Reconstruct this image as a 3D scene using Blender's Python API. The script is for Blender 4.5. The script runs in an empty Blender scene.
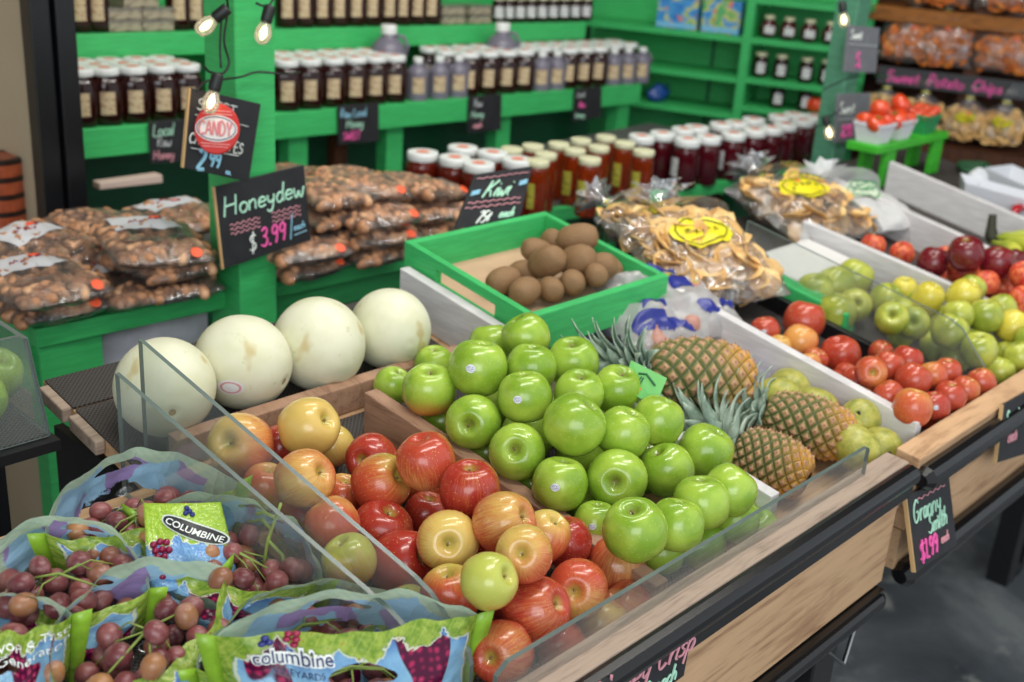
import bpy, math, random
from mathutils import Vector, Matrix, Euler, noise
random.seed(7)
scn = bpy.context.scene
COL = scn.collection

# ---------------------------------------------------------------- camera
FPX = 1150.0                                   # focal length in pixels of the 1024x682 frame
TH, AL, RO = math.radians(21.2), math.radians(42.1), math.radians(4.1)
CAM = Vector((0, 0, 1.5))
FW = Vector((math.cos(TH)*math.cos(AL), math.cos(TH)*math.sin(AL), -math.sin(TH)))
_r0 = Vector((math.sin(AL), -math.cos(AL), 0)); _u0 = _r0.cross(FW)
RT = math.cos(RO)*_r0 + math.sin(RO)*_u0
UP = math.cos(RO)*_u0 - math.sin(RO)*_r0
cd = bpy.data.cameras.new('camera'); cam = bpy.data.objects.new('camera', cd); COL.objects.link(cam)
cd.sensor_width = 36.0; cd.lens = FPX*36.0/1024.0; cd.clip_start = 0.05
m = Matrix((RT, UP, -FW)).transposed().to_4x4(); m.translation = CAM; cam.matrix_world = m
cd.dof.use_dof = True; cd.dof.focus_distance = 1.18; cd.dof.aperture_fstop = 5.0
scn.camera = cam
# ---------------------------------------------------------------- world, light, exposure
w = bpy.data.worlds.new('world'); scn.world = w; w.use_nodes = True
w.node_tree.nodes['Background'].inputs[0].default_value = (0.88, 0.95, 1.0, 1)
w.node_tree.nodes['Background'].inputs[1].default_value = 0.85
scn.view_settings.view_transform = 'Standard'; scn.view_settings.look = 'None'
scn.view_settings.exposure = 0.0; scn.view_settings.gamma = 1.0; scn.view_settings.use_curve_mapping = False
scn.cycles.transparent_max_bounces = 24
def area(name, loc, target, sx, sy, power, col=(1, 1, 1)):
    l = bpy.data.lights.new(name, 'AREA'); l.shape = 'RECTANGLE'; l.size = sx; l.size_y = sy; l.energy = power; l.color = col
    o = bpy.data.objects.new(name, l); COL.objects.link(o); o.location = loc
    o.rotation_euler = (Vector(target)-Vector(loc)).to_track_quat('-Z', 'Y').to_euler()
    return o
area('daylight_opening', (-1.6, -1.6, 2.3), (1.2, 1.0, 0.8), 2.6, 1.6, 58, (0.93, 0.97, 1.0))
area('tube_light', (0.7, 0.4, 2.6), (0.9, 0.8, 0.8), 1.2, 0.14, 15, (1.0, 0.97, 0.9))
area('tube_light', (2.0, 0.5, 2.6), (2.0, 0.9, 0.8), 1.2, 0.14, 15, (1.0, 0.97, 0.9))
area('tube_light', (1.7, 1.5, 2.7), (1.9, 2.1, 0.9), 1.6, 0.14, 22, (1.0, 0.97, 0.9))

# ---------------------------------------------------------------- sight lines onto the surfaces things stand on
def ray(px, py): return FW + RT*((px-512)/FPX) - UP*((py-341)/FPX)
def at_z(px, py, z): r = ray(px, py); return CAM + r*((z-CAM.z)/r.z)
def at_y(px, py, y): r = ray(px, py); return CAM + r*((y-CAM.y)/r.y)
def at_x(px, py, x): r = ray(px, py); return CAM + r*((x-CAM.x)/r.x)
TILT = math.radians(9.1); TT = math.tan(TILT)
NP = Vector((0, -math.sin(TILT), math.cos(TILT)))
def at_pl(px, py, h):                          # onto the sloping bin floor raised by h
    r = ray(px, py); p0 = Vector((0, .55, .80)) + NP*h
    return CAM + r*((p0-CAM).dot(NP)/r.dot(NP))
def plz(y, h=0): return .80 + (y-.55)*TT + h/math.cos(TILT)
def at_pn(px, py, p0, n): r = ray(px, py); return CAM + r*((Vector(p0)-CAM).dot(n)/r.dot(n))
def pr(p):
    d = Vector(p)-CAM; ww = d.dot(FW); return (512+FPX*d.dot(RT)/ww, 341-FPX*d.dot(UP)/ww, ww)

# ---------------------------------------------------------------- materials
def lin(c): return tuple((x/12.92 if x <= .04045 else ((x+.055)/1.055)**2.4) for x in c)
def rgb(r, g, b): return lin((r/255, g/255, b/255)) + (1,)
class NT:
    def __init__(s, name):
        s.m = bpy.data.materials.new(name); s.m.use_nodes = True; s.t = s.m.node_tree; s.n = s.t.nodes; s.l = s.t.links
        s.b = s.n['Principled BSDF']; s.out = s.n['Material Output']
    def node(s, ty, **kw):
        n = s.n.new(ty)
        for k, v in kw.items(): setattr(n, k, v)
        return n
    def link(s, a, b): s.l.new(a, b)
    def setin(s, n, k, v):
        if hasattr(v, 'is_output'): s.link(v, n.inputs[k])
        else: n.inputs[k].default_value = v
    def coord(s, kind='Object'): return s.node('ShaderNodeTexCoord').outputs[kind]
    def mapping(s, v, scale=(1, 1, 1), rot=(0, 0, 0), loc=(0, 0, 0)):
        n = s.node('ShaderNodeMapping'); s.link(v, n.inputs['Vector']); n.inputs['Scale'].default_value = scale
        n.inputs['Rotation'].default_value = rot; n.inputs['Location'].default_value = loc; return n.outputs[0]
    def noise(s, v, scale, detail=3, rough=.5, dist=0):
        n = s.node('ShaderNodeTexNoise'); s.link(v, n.inputs['Vector']); n.inputs['Scale'].default_value = scale
        n.inputs['Detail'].default_value = detail; n.inputs['Roughness'].default_value = rough; n.inputs['Distortion'].default_value = dist
        return n.outputs['Fac']
    def ramp(s, f, stops, interp='LINEAR'):
        n = s.node('ShaderNodeValToRGB'); s.link(f, n.inputs[0]); e = n.color_ramp.elements; n.color_ramp.interpolation = interp
        while len(e) > 1: e.remove(e[0])
        e[0].position = stops[0][0]; e[0].color = stops[0][1]
        for p, c in stops[1:]:
            x = e.new(p); x.color = c
        return n.outputs[0]
    def mix(s, f, a, b):
        n = s.node('ShaderNodeMix', data_type='RGBA'); s.setin(n, 0, f); s.setin(n, 6, a); s.setin(n, 7, b); return n.outputs[2]
    def math(s, op, a, b=0.0, c=0.0, clamp=False):
        n = s.node('ShaderNodeMath', operation=op, use_clamp=clamp)
        for i, v in enumerate((a, b, c)): s.setin(n, i, v)
        return n.outputs[0]
    def smooth(s, f, lo, hi):
        n = s.node('ShaderNodeMapRange', interpolation_type='SMOOTHSTEP'); s.link(f, n.inputs[0])
        n.inputs[1].default_value = lo; n.inputs[2].default_value = hi; return n.outputs[0]
    def sep(s, v): n = s.node('ShaderNodeSeparateXYZ'); s.link(v, n.inputs[0]); return n.outputs
    def bump(s, h, dist=.001, strength=1.0):
        n = s.node('ShaderNodeBump'); s.link(h, n.inputs['Height']); n.inputs['Distance'].default_value = dist
        n.inputs['Strength'].default_value = strength; s.link(n.outputs[0], s.b.inputs['Normal']); return n
    def bs(s, **kw):
        names = dict(color='Base Color', rough='Roughness', metal='Metallic', trans='Transmission Weight', ior='IOR', coat='Coat Weight',
                     coatr='Coat Roughness', spec='Specular IOR Level', sss='Subsurface Weight', alpha='Alpha', emis='Emission Color', estr='Emission Strength', sheen='Sheen Weight')
        for k, v in kw.items(): s.setin(s.b, names[k], v)
        return s
MATS = {}
def plain(name, c, rough=.5, var=.0, scale=20, **kw):
    if name in MATS: return MATS[name]
    t = NT(name); c = c if len(c) == 4 else c+(1,)
    if var > 0:
        f = t.noise(t.coord(), scale, 4)
        lo = tuple(x*(1-var) for x in c[:3])+(1,); hi = tuple(min(1, x*(1+var)) for x in c[:3])+(1,)
        c = t.ramp(f, [(.3, lo), (.7, hi)])
    t.bs(color=c, rough=rough, **kw); MATS[name] = t.m; return t.m

def paint(name, c, wear):                      # brushed paint on boards, with scuffs and grain
    t = NT(name); co = t.coord()
    g = t.noise(t.mapping(co, (3, 3, 30)), 6, 5, .6); sc = t.noise(co, 26, 6, .7)
    base = t.mix(t.smooth(g, .35, .7), tuple(x*.82 for x in c[:3])+(1,), c)
    col = t.mix(t.smooth(sc, .66, .74), base, wear)
    t.bs(color=col, rough=.45, spec=.4); t.bump(g, .0008, .4); MATS[name] = t.m; return t.m
def wood(name, a, b, scale=8, stretch=(1, 14, 14), rough=.6, stain=None):
    t = NT(name); co = t.coord()
    n1 = t.noise(t.mapping(co, stretch), scale, 6, .6, .6); n2 = t.noise(t.mapping(co, tuple(x*2.5 for x in stretch)), scale*2, 3, .5)
    f = t.math('ADD', t.math('MULTIPLY', n1, .7), t.math('MULTIPLY', n2, .3))
    col = t.ramp(f, [(.32, a), (.5, b), (.68, tuple(min(1, x*1.12) for x in b[:3])+(1,))])
    if stain: col = t.mix(t.smooth(t.noise(co, 9, 4, .6), .56, .75), col, stain)
    t.bs(color=col, rough=rough, spec=.3); t.bump(f, .001, .5); MATS[name] = t.m; return t.m
GREEN = paint('green_paint', rgb(64, 186, 104), rgb(84, 150, 100))
GREEND = paint('dark_green_paint', rgb(22, 92, 58), rgb(30, 70, 50))
GREENB = paint('leaf_green_paint', rgb(70, 190, 52), rgb(90, 150, 60))
GREENG = paint('grey_green_paint', rgb(84, 142, 114), rgb(130, 164, 148))
WHITEP = paint('white_painted_board', rgb(222, 219, 220), rgb(150, 140, 136))
PLY = wood('pale_plywood', rgb(146, 106, 76), rgb(202, 164, 126), 4, (1, 7, 11), stain=rgb(176, 138, 106))
RAW = wood('weathered_ledge_wood', rgb(124, 106, 94), rgb(168, 148, 132), 9, (1, 14, 14))
BOXW = wood('bin_divider_wood', rgb(120, 88, 70), rgb(166, 130, 106), 7, (10, 1, 10), stain=rgb(140, 116, 100))
DARKW = wood('dark_brown_boards', rgb(44, 24, 14), rgb(78, 44, 26), 4, (12, 12, 1))
SHELFW = wood('brown_shelf_wood', rgb(104, 60, 22), rgb(150, 92, 38), 5, (10, 1, 10))
BLACKP = plain('black_plastic', rgb(20, 20, 22), .22, .1)
BLACKM = plain('black_metal', rgb(24, 24, 27), .4, .1)
def _mat():
    t = NT('ribbed_mat'); co = t.coord(); x, y, z = t.sep(co)
    a = t.math('SINE', t.math('MULTIPLY', x, 1050)); b = t.math('SINE', t.math('MULTIPLY', y, 1050))
    f = t.smooth(t.math('MULTIPLY', a, b), -.1, .6)
    t.bs(color=t.mix(f, rgb(74, 68, 66), rgb(22, 20, 20)), rough=.7); t.bump(f, .0015, .6); return t.m
MAT = _mat()
def _acr():
    t = NT('clear_acrylic'); tr = t.node('ShaderNodeBsdfTransparent'); tr.inputs[0].default_value = (.93, .95, .94, 1)
    gl = t.node('ShaderNodeBsdfGlossy'); gl.inputs['Roughness'].default_value = .06
    df = t.node('ShaderNodeBsdfDiffuse'); df.inputs[0].default_value = (.55, .58, .57, 1)
    fr = t.node('ShaderNodeLayerWeight'); fr.inputs[0].default_value = .18
    m1 = t.node('ShaderNodeMixShader'); t.link(fr.outputs['Facing'], m1.inputs[0]) ; t.link(tr.outputs[0], m1.inputs[1]); t.link(gl.outputs[0], m1.inputs[2])
    n = t.noise(t.coord(), 6, 4, .6); f = t.math('MULTIPLY_ADD', n, .10, .02)
    m2 = t.node('ShaderNodeMixShader'); t.link(f, m2.inputs[0]); t.link(m1.outputs[0], m2.inputs[1]); t.link(df.outputs[0], m2.inputs[2])
    fac = t.math('MULTIPLY', fr.outputs['Facing'], .5); t.link(fac, m1.inputs[0])
    t.link(m2.outputs[0], t.out.inputs[0]); return t.m
ACR = _acr()
ACRE = plain('acrylic_cut_edge', rgb(96, 108, 104), .25)
def film(name, tint=(1, 1, 1), haze=.04, bump=.004, scale=30, gloss=.9, base=.08):   # crinkled clear cellophane
    t = NT(name); tr = t.node('ShaderNodeBsdfTransparent'); tr.inputs[0].default_value = tint+(1,)
    gl = t.node('ShaderNodeBsdfGlossy'); gl.inputs['Roughness'].default_value = .12
    df = t.node('ShaderNodeBsdfDiffuse'); df.inputs[0].default_value = (.8, .8, .8, 1)
    co = t.coord(); n = t.noise(co, scale, 3, .6, .8)
    bp = t.node('ShaderNodeBump'); bp.inputs['Distance'].default_value = bump; t.link(n, bp.inputs['Height'])
    t.link(bp.outputs[0], gl.inputs['Normal'])
    lw = t.node('ShaderNodeLayerWeight'); lw.inputs[0].default_value = .3; t.link(bp.outputs[0], lw.inputs['Normal'])
    fac = t.math('MULTIPLY_ADD', lw.outputs['Fresnel'], gloss, base, clamp=True)
    m1 = t.node('ShaderNodeMixShader'); t.link(fac, m1.inputs[0]); t.link(tr.outputs[0], m1.inputs[1]); t.link(gl.outputs[0], m1.inputs[2])
    m2 = t.node('ShaderNodeMixShader'); m2.inputs[0].default_value = haze; t.link(m1.outputs[0], m2.inputs[1]); t.link(df.outputs[0], m2.inputs[2])
    t.link(m2.outputs[0], t.out.inputs[0]); return t.m
FILM = film('clear_film', haze=.05, bump=.008, scale=42, gloss=1.3); FILMH = film('hazy_net_film', haze=.22)

# ---------------------------------------------------------------- mesh builder
class MB:
    def __init__(s): s.v = []; s.f = []; s.mi = []; s.uv = None
    def add(s, vs, fs, mi=0):
        o = len(s.v); s.v += [tuple(v) for v in vs]; s.f += [tuple(i+o for i in f) for f in fs]; s.mi += [mi]*len(fs); return s
    def hexa(s, p, mi=0):                      # 8 points: bottom 4 ccw, top 4 ccw
        return s.add(p, [(3, 2, 1, 0), (4, 5, 6, 7), (0, 1, 5, 4), (1, 2, 6, 5), (2, 3, 7, 6), (3, 0, 4, 7)], mi)
    def box(s, a, b, mi=0, M=None):
        x0, y0, z0 = a; x1, y1, z1 = b
        p = [Vector(q) for q in ((x0, y0, z0), (x1, y0, z0), (x1, y1, z0), (x0, y1, z0), (x0, y0, z1), (x1, y0, z1), (x1, y1, z1), (x0, y1, z1))]
        if M: p = [M @ q for q in p]
        return s.hexa(p, mi)
    def lathe(s, prof, n=24, mi=0, M=None, lobes=None, caps=True):
        vs = []; fs = []
        for r, z in prof:
            for k in range(n):
                a = 2*math.pi*k/n; rr = r*(lobes(a, z) if lobes else 1)
                p = Vector((rr*math.cos(a), rr*math.sin(a), z)); vs.append(M @ p if M else p)
        for i in range(len(prof)-1):
            for k in range(n):
                k2 = (k+1) % n; fs.append((i*n+k, i*n+k2, (i+1)*n+k2, (i+1)*n+k))
        if caps:
            fs.append(tuple(reversed(range(n)))); L = (len(prof)-1)*n; fs.append(tuple(range(L, L+n)))
        return s.add(vs, fs, mi)
    def tube(s, pts, r, n=6, mi=0, cap=True, up=Vector((0, 0, 1)), flat=1.0):
        pts = [Vector(p) for p in pts]; rs = r if isinstance(r, (list, tuple)) else [r]*len(pts); vs = []; fs = []
        prev = None
        for i, p in enumerate(pts):
            d = (pts[min(i+1, len(pts)-1)]-pts[max(i-1, 0)])
            d = d.normalized() if d.length > 1e-9 else Vector((0, 0, 1))
            ref = prev if prev is not None else (up if abs(d.dot(up)) < .95 else Vector((1, 0, 0)))
            a = (ref - d*ref.dot(d)); a = a.normalized() if a.length > 1e-6 else d.orthogonal().normalized()
            b = d.cross(a); prev = a
            for k in range(n):
                t = 2*math.pi*k/n; vs.append(p + a*math.cos(t)*rs[i]*flat + b*math.sin(t)*rs[i])
        for i in range(len(pts)-1):
            for k in range(n):
                k2 = (k+1) % n; fs.append((i*n+k, i*n+k2, (i+1)*n+k2, (i+1)*n+k))
        if cap: fs.append(tuple(reversed(range(n)))); L = (len(pts)-1)*n; fs.append(tuple(range(L, L+n)))
        return s.add(vs, fs, mi)
    def ell(s, c, r, nu=12, nv=8, mi=0, M=None):
        c = Vector(c); r = r if isinstance(r, (tuple, list)) else (r, r, r); vs = []; fs = []
        for i in range(nv+1):
            ph = math.pi*i/nv
            for k in range(nu):
                a = 2*math.pi*k/nu; q = Vector((r[0]*math.sin(ph)*math.cos(a), r[1]*math.sin(ph)*math.sin(a), -r[2]*math.cos(ph)))
                if M: q = M @ q
                vs.append(c+q)
        for i in range(nv):
            for k in range(nu):
                k2 = (k+1) % nu; fs.append((i*nu+k, i*nu+k2, (i+1)*nu+k2, (i+1)*nu+k))
        return s.add(vs, fs, mi)
    def grid(s, P, nu, nv, mi=0, uv=True):     # P(u,v)
        o = len(s.v); vs = []; fs = []; uvs = []
        for j in range(nv+1):
            for i in range(nu+1): vs.append(P(i/nu, j/nv)); uvs.append((i/nu, j/nv))
        for j in range(nv):
            for i in range(nu): a = j*(nu+1)+i; fs.append((a, a+1, a+nu+2, a+nu+1))
        if s.uv is None: s.uv = {}
        for k, q in enumerate(uvs): s.uv[o+k] = q
        return s.add(vs, fs, mi)
    def build(s, name, mats, parent=None, smooth=False, bevel=0, loc=None):
        me = bpy.data.meshes.new(name); me.from_pydata(s.v, [], s.f); me.validate(clean_customdata=False)
        if not isinstance(mats, (list, tuple)): mats = [mats]
        for mm in mats: me.materials.append(mm)
        if len(me.polygons) == len(s.mi):
            me.polygons.foreach_set('material_index', s.mi)
        if smooth: me.polygons.foreach_set('use_smooth', [True]*len(me.polygons))
        if s.uv:
            l = me.uv_layers.new(name='UVMap')
            for lp in me.loops: l.data[lp.index].uv = s.uv.get(lp.vertex_index, (0, 0))
        me.update()
        o = bpy.data.objects.new(name, me); COL.objects.link(o)
        if parent: o.parent = parent
        if loc is not None: o.location = loc
        if bevel:
            b = o.modifiers.new('bevel', 'BEVEL'); b.width = bevel; b.segments = 2; b.limit_method = 'ANGLE'
        return o
def tag(o, label, cat, group=None, kind=None):
    o['label'] = label; o['category'] = cat
    if group: o['group'] = group
    if kind: o['kind'] = kind
    return o
def struct(o): o['kind'] = 'structure'; return o
def empty(name, loc=(0, 0, 0), rz=0, rot=None):
    o = bpy.data.objects.new(name, None); COL.objects.link(o); o.location = loc; o.empty_display_size = .02
    o.rotation_euler = rot if rot else (0, 0, rz); return o
def dup(root, loc=None, rot=None, scale=None):
    r = root.copy(); COL.objects.link(r)
    for k in ('label', 'group'):
        if k in r: del r[k]
    for ch in [c for c in bpy.data.objects if c.parent == root]:
        c = ch.copy(); COL.objects.link(c); c.parent = r
        for g in [d for d in bpy.data.objects if d.parent == ch]:
            d = g.copy(); COL.objects.link(d); d.parent = c
    if loc is not None: r.location = loc
    if rot is not None: r.rotation_euler = rot
    if scale is not None: r.scale = (scale,)*3
    return r
KIDS = {}
def dupk(root, kids, loc, rot, scale):         # the same with the list of parts given (fast)
    r = root.copy(); COL.objects.link(r); r.location = loc; r.rotation_euler = rot; r.scale = scale if isinstance(scale, tuple) else (scale,)*3
    for ch in kids:
        c = ch.copy(); COL.objects.link(c); c.parent = r
    return r
def smoothprof(pts, n=4):
    out = []
    P = [pts[0]]+list(pts)+[pts[-1]]
    for i in range(1, len(P)-2):
        for k in range(n):
            t = k/n; a, b, c, d = P[i-1], P[i], P[i+1], P[i+2]
            out.append(tuple(.5*((2*b[j])+(-a[j]+c[j])*t+(2*a[j]-5*b[j]+4*c[j]-d[j])*t*t+(-a[j]+3*b[j]-3*c[j]+d[j])*t**3) for j in (0, 1)))
    out.append(pts[-1]); return [(max(0.0, a), b) for a, b in out]
ORD = ['zeroth', 'first', 'second', 'third', 'fourth', 'fifth', 'sixth', 'seventh', 'eighth', 'ninth', 'tenth', 'eleventh', 'twelfth', 'thirteenth', 'fourteenth', 'fifteenth', 'sixteenth', 'seventeenth', 'eighteenth', 'nineteenth', 'twentieth', 'twenty-first', 'twenty-second']
# ================================================================ the setting
def _floor():
    t = NT('polished_concrete'); co = t.coord(); n = t.noise(co, 2.2, 7, .65, .5); n2 = t.noise(co, 7, 5, .6)
    c = t.ramp(n, [(.32, rgb(70, 75, 80)), (.5, rgb(110, 114, 118)), (.64, rgb(156, 158, 158))])
    c = t.mix(t.smooth(n2, .6, .72), c, rgb(176, 176, 170)); t.bs(color=c, rough=t.math('MULTIPLY_ADD', n2, .3, .25)); return t.m
struct(MB().box((-3, -3, -.1), (6, 5, 0)).build('floor', _floor()))
wallm = plain('back_boards', rgb(26, 52, 36), .7, .2)
struct(MB().box((-3, 3.3, 0), (4.9, 3.4, 2.9)).build('wall_back', wallm))
struct(MB().box((4.8, -.6, 0), (4.9, 3.3, 2.9)).build('wall_right', plain('right_boards', rgb(60, 40, 26), .7, .2)))
struct(MB().box((-3, -.5, 2.9), (4.9, 3.4, 3.0)).build('ceiling', plain('ceiling_boards', rgb(120, 116, 108), .8, .1)))

# green timber posts up to the roof
o = MB().box((0.999, 1.50, 0), (1.071, 1.585, 2.9)).build('post', GREEN, bevel=.003)
tag(o, 'bright green square timber post carrying the honeydew chalkboard', 'post')
o = MB().box((2.655, 1.36, 0), (2.72, 1.42, 2.9)).build('post', GREENG, bevel=.003)
tag(o, 'grey-green timber post on the right with two small grey signs', 'post')

# ================================================================ produce tables
YF = .50                                       # front face of the tables
def sloped(x0, x1, y0, y1, h0, h1):            # a slab lying parallel to the bin floor
    return [(x0, y0, plz(y0, h0)), (x1, y0, plz(y0, h0)), (x1, y1, plz(y1, h0)), (x0, y1, plz(y1, h0)),
            (x0, y0, plz(y0, h1)), (x1, y0, plz(y0, h1)), (x1, y1, plz(y1, h1)), (x0, y1, plz(y1, h1))]
def divider(x0, x1, x0b, x1b, y0, y1, h0, h1):
    return [(x0, y0, plz(y0, h0)), (x1, y0, plz(y0, h0)), (x1b, y1, plz(y1, h0)), (x0b, y1, plz(y1, h0)),
            (x0, y0, plz(y0, h1)), (x1, y0, plz(y0, h1)), (x1b, y1, plz(y1, h1)), (x0b, y1, plz(y1, h1))]
def trim(mb, x0, x1, y, z, r):
    mb.tube([(x0, y, z), (x0+.012, y, z), (x1-.012, y, z), (x1, y, z)], [r*.55, r, r, r*.55], 12)
T1 = empty('produce_table', (0.5, .8, 0)); tag(T1, 'near sloping produce table with plywood front and black bumper rail', 'table')
def part(mb, name, mats, root, **kw):
    o = mb.build(name, mats, root, **kw); o.matrix_parent_inverse = Matrix.Translation(-root.location); return o
XE = 1.318
part(MB().hexa(sloped(-.35, 1.43, .52, 1.02, -.02, -.001)).hexa(sloped(.562, 1.43, 1.02, 1.265, -.02, -.001)), 'bin_floor', PLY, T1)
part(MB().hexa(sloped(-.30, .60, .56, 1.0, 0, .0025)), 'ribbed_mat', MAT, T1)['label'] = 'black ribbed mat under the grapes'
part(MB().hexa(sloped(.625, 1.04, .56, 1.02, 0, .0025)), 'ribbed_mat', MAT, T1)['label'] = 'black ribbed mat under the apples'
part(MB().hexa(sloped(.562, 1.07, 1.052, 1.187, .0, .0025)).hexa(sloped(.562, 1.07, 1.192, 1.262, .0, .0025)), 'ribbed_mat', MAT, T1)['label'] = 'black ribbed mat under the melons'
part(MB().hexa(sloped(.549, .5615, 1.118, 1.180, -.016, .002)), 'step_block', RAW, T1, bevel=.002)
part(MB().hexa(sloped(.549, .5615, 1.194, 1.252, -.016, .002)), 'step_block', RAW, T1, bevel=.002)
part(MB().hexa([(-.35, YF, .80), (XE, YF, .80), (XE, YF+.032, .80), (-.35, YF+.032, .80), (-.35, YF, .866), (XE, YF, .866), (XE, YF+.032, .868), (-.35, YF+.032, .868)]), 'front_ledge', RAW, T1, bevel=.002)
part(MB().box((-.35, YF-.004, .70), (XE-.02, YF+.014, .825)).box((XE-.02, YF+.03, .70), (XE+.0, YF+.05, .80)), 'front_panel', PLY, T1, bevel=.001)
mb = MB(); trim(mb, -.35, XE+.006, YF-.006, .852, .014); mb.box((-.35, YF-.012, .822), (XE, YF, .85)); part(mb, 'bumper_rail', BLACKP, T1, smooth=False, bevel=.002)
mb = MB(); mb.box((-.35, YF-.014, .668), (XE-.03, YF+.02, .697)); trim(mb, -.35, XE-.03, YF-.012, .684, .012); part(mb, 'lower_rail', BLACKP, T1)
for x in (1.20, 0.05):
    mb = MB(); mb.box((x, .52, .02), (x+.055, .56, .67)); mb.box((x+.065, .53, .02), (x+.085, .56, .67)); part(mb, 'leg', BLACKM, T1, bevel=.003)
    mb = MB(); mb.box((x, 1.25, .02), (x+.055, 1.30, .80)); part(mb, 'leg', BLACKM, T1, bevel=.003)
mb = MB(); mb.tube([(1.17, .50, .655), (1.215, .49, .615), (1.255, .50, .665)], .003, 6); part(mb, 'hook', plain('steel', rgb(150, 150, 150), .3, metal=1.0), T1)
part(MB().hexa([(-.35, .545, .55), (XE-.05, .545, .55), (XE-.05, 1.02, .62), (-.35, 1.02, .62), (-.35, .545, .56), (XE-.05, .545, .56), (XE-.05, 1.02, .63), (-.35, 1.02, .63)]), 'under_shelf', BLACKM, T1)
part(MB().box((.562, 1.02, .60), (1.40, 1.035, plz(1.02, -.02))).box((.563, 1.03, .6), (.575, 1.25, .86)), 'rear_panel', BLACKM, T1)
# dividers
part(MB().hexa(divider(.846, .866, .821, .841, .545, .975, 0, .062)), 'bin_divider', BOXW, T1, bevel=.0015)
part(MB().hexa(sloped(.60, 1.045, 1.030, 1.048, 0, .036)), 'bin_divider', BOXW, T1, bevel=.0015)['label'] = 'wooden slat in front of the melons'
part(MB().hexa(divider(1.420, 1.438, 1.447, 1.465, .54, 1.24, 0, .075)), 'bin_divider', WHITEP, T1, bevel=.0015)['label'] = 'white board between the two tables'
part(MB().hexa(divider(1.085, 1.103, 1.082, 1.10, .56, 1.21, 0, .07)), 'bin_divider', WHITEP, T1, bevel=.0015)['label'] = 'white board beside the pineapples'
# clear guards
def guard(mb, pts, th=.0025, mi=0):            # polygon plate, pts in order, thickness along its normal
    pts = [Vector(p) for p in pts]; n = (pts[1]-pts[0]).cross(pts[2]-pts[1]).normalized()*th; k = len(pts)
    vs = [p+n for p in pts]+[p-n for p in pts]
    mb.add(vs, [tuple(range(k)), tuple(reversed(range(k, 2*k)))], mi)
    mb.add(vs, [(i, k+i, k+(i+1) % k, (i+1) % k) for i in range(k)], mi+1)
def sideguard(name, x0, x1, y0, y1, h, root, hn=None):
    mb = MB(); hn = hn or h
    X = lambda y: x0+(x1-x0)*(y-y0)/(y1-y0)
    prof = [(y0, 0), (y0, h-.06), (y0+.004, h-.045), (y0+.05, h-.006), (y0+.07, h), (y1, h), (y1, 0)]
    guard(mb, [(X(y), y, plz(y, hh*(1 if y == y1 else hn/h))) for y, hh in prof])
    return part(mb, name, [ACR, ACRE], root)
sideguard('guard_panel', .598, .562, .56, 1.028, .165, T1, .125)
sideguard('guard_panel', .566, .531, .56, 1.022, .138, T1, .108)
mb = MB(); guard(mb, [(.585, YF+.022, .8665), (1.235, YF+.022, .8665), (1.235, YF+.022, .902), (1.228, YF+.022, .907), (.60, YF+.022, .907), (.587, YF+.022, .898)]); part(mb, 'front_guard', [ACR, ACRE], T1)

# second table, end to end with the first
T2 = empty('produce_table', (2.2, .8, 0)); tag(T2, 'far sloping produce table beyond the white board, on black casters', 'table')
X2, X3 = 1.352, 3.05
part(MB().hexa(sloped(1.47, 2.35, .535, 1.225, -.02, -.001)).hexa(sloped(2.35, X3, .535, 1.345, -.02, -.001)), 'bin_floor', BLACKM, T2)
part(MB().hexa(sloped(1.475, 2.35, .55, 1.22, 0, .0025)).hexa(sloped(2.35, X3, .55, 1.34, 0, .0025)), 'ribbed_mat', MAT, T2)
part(MB().hexa([(X2, YF, .805), (X3, YF, .805), (X3, YF+.034, .805), (X2, YF+.034, .805), (X2, YF, .858), (X3, YF, .858), (X3, YF+.034, .862), (X2, YF+.034, .862)]), 'front_ledge', PLY, T2, bevel=.002)
part(MB().box((X2-.0, YF+.0, .752), (X3, YF+.03, .812)).box((X2-.0, YF+.005, .69), (X3, YF+.03, .750)), 'front_panel', PLY, T2, bevel=.001)
mb = MB(); trim(mb, X2-.006, X3, YF-.008, .832, .017); part(mb, 'bumper_rail', BLACKP, T2)
mb = MB(); trim(mb, X2+.0, X3, YF-.006, .684, .018); part(mb, 'lower_rail', BLACKP, T2)
for x in (2.47, 2.9, 1.5):
    part(MB().box((x, .66, .10), (x+.05, .71, .80)), 'leg', BLACKM, T2, bevel=.003)
for x in (2.72,):
    part(MB().box((x-.02, .70, .11), (x+.03, .75, .80)), 'leg', BLACKM, T2, bevel=.003)
    M = Matrix.Translation((x, .725, .055)) @ Matrix.Rotation(math.radians(90), 4, 'X')
    mb = MB(); mb.lathe([(.02, -.018), (.048, -.018), (.055, -.012), (.055, .012), (.048, .018), (.02, .018)], 24, M=M); mb.box((x-.02, .70, .05), (x+.02, .706, .12)); mb.box((x-.02, .744, .05), (x+.02, .75, .12))
    part(mb, 'caster', BLACKP, T2)
part(MB().hexa(divider(1.99, 2.006, 1.972, 1.988, .545, 1.05, 0, .07)), 'bin_divider', WHITEP, T2, bevel=.0015)['label'] = 'white board beside the yellow-green apples'
part(MB().hexa(divider(2.24, 2.258, 2.30, 2.318, .545, 1.22, 0, .07)), 'bin_divider', WHITEP, T2, bevel=.0015)['label'] = 'white board beside the dark red fruit'
part(MB().hexa(divider(2.51, 2.528, 2.565, 2.583, .545, 1.17, 0, .075)), 'bin_divider', WHITEP, T2, bevel=.0015)['label'] = 'white board nearest the tomato stand'
part(MB().hexa(divider(1.675, 1.69, 1.69, 1.705, .545, 1.12, 0, .03)), 'bin_divider', BLACKM, T2, bevel=.0015)['label'] = 'low dark strip beside the yellow-green apples'
sideguard('guard_panel', 1.70, 1.72, .56, 1.02, .12, T2)
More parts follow.
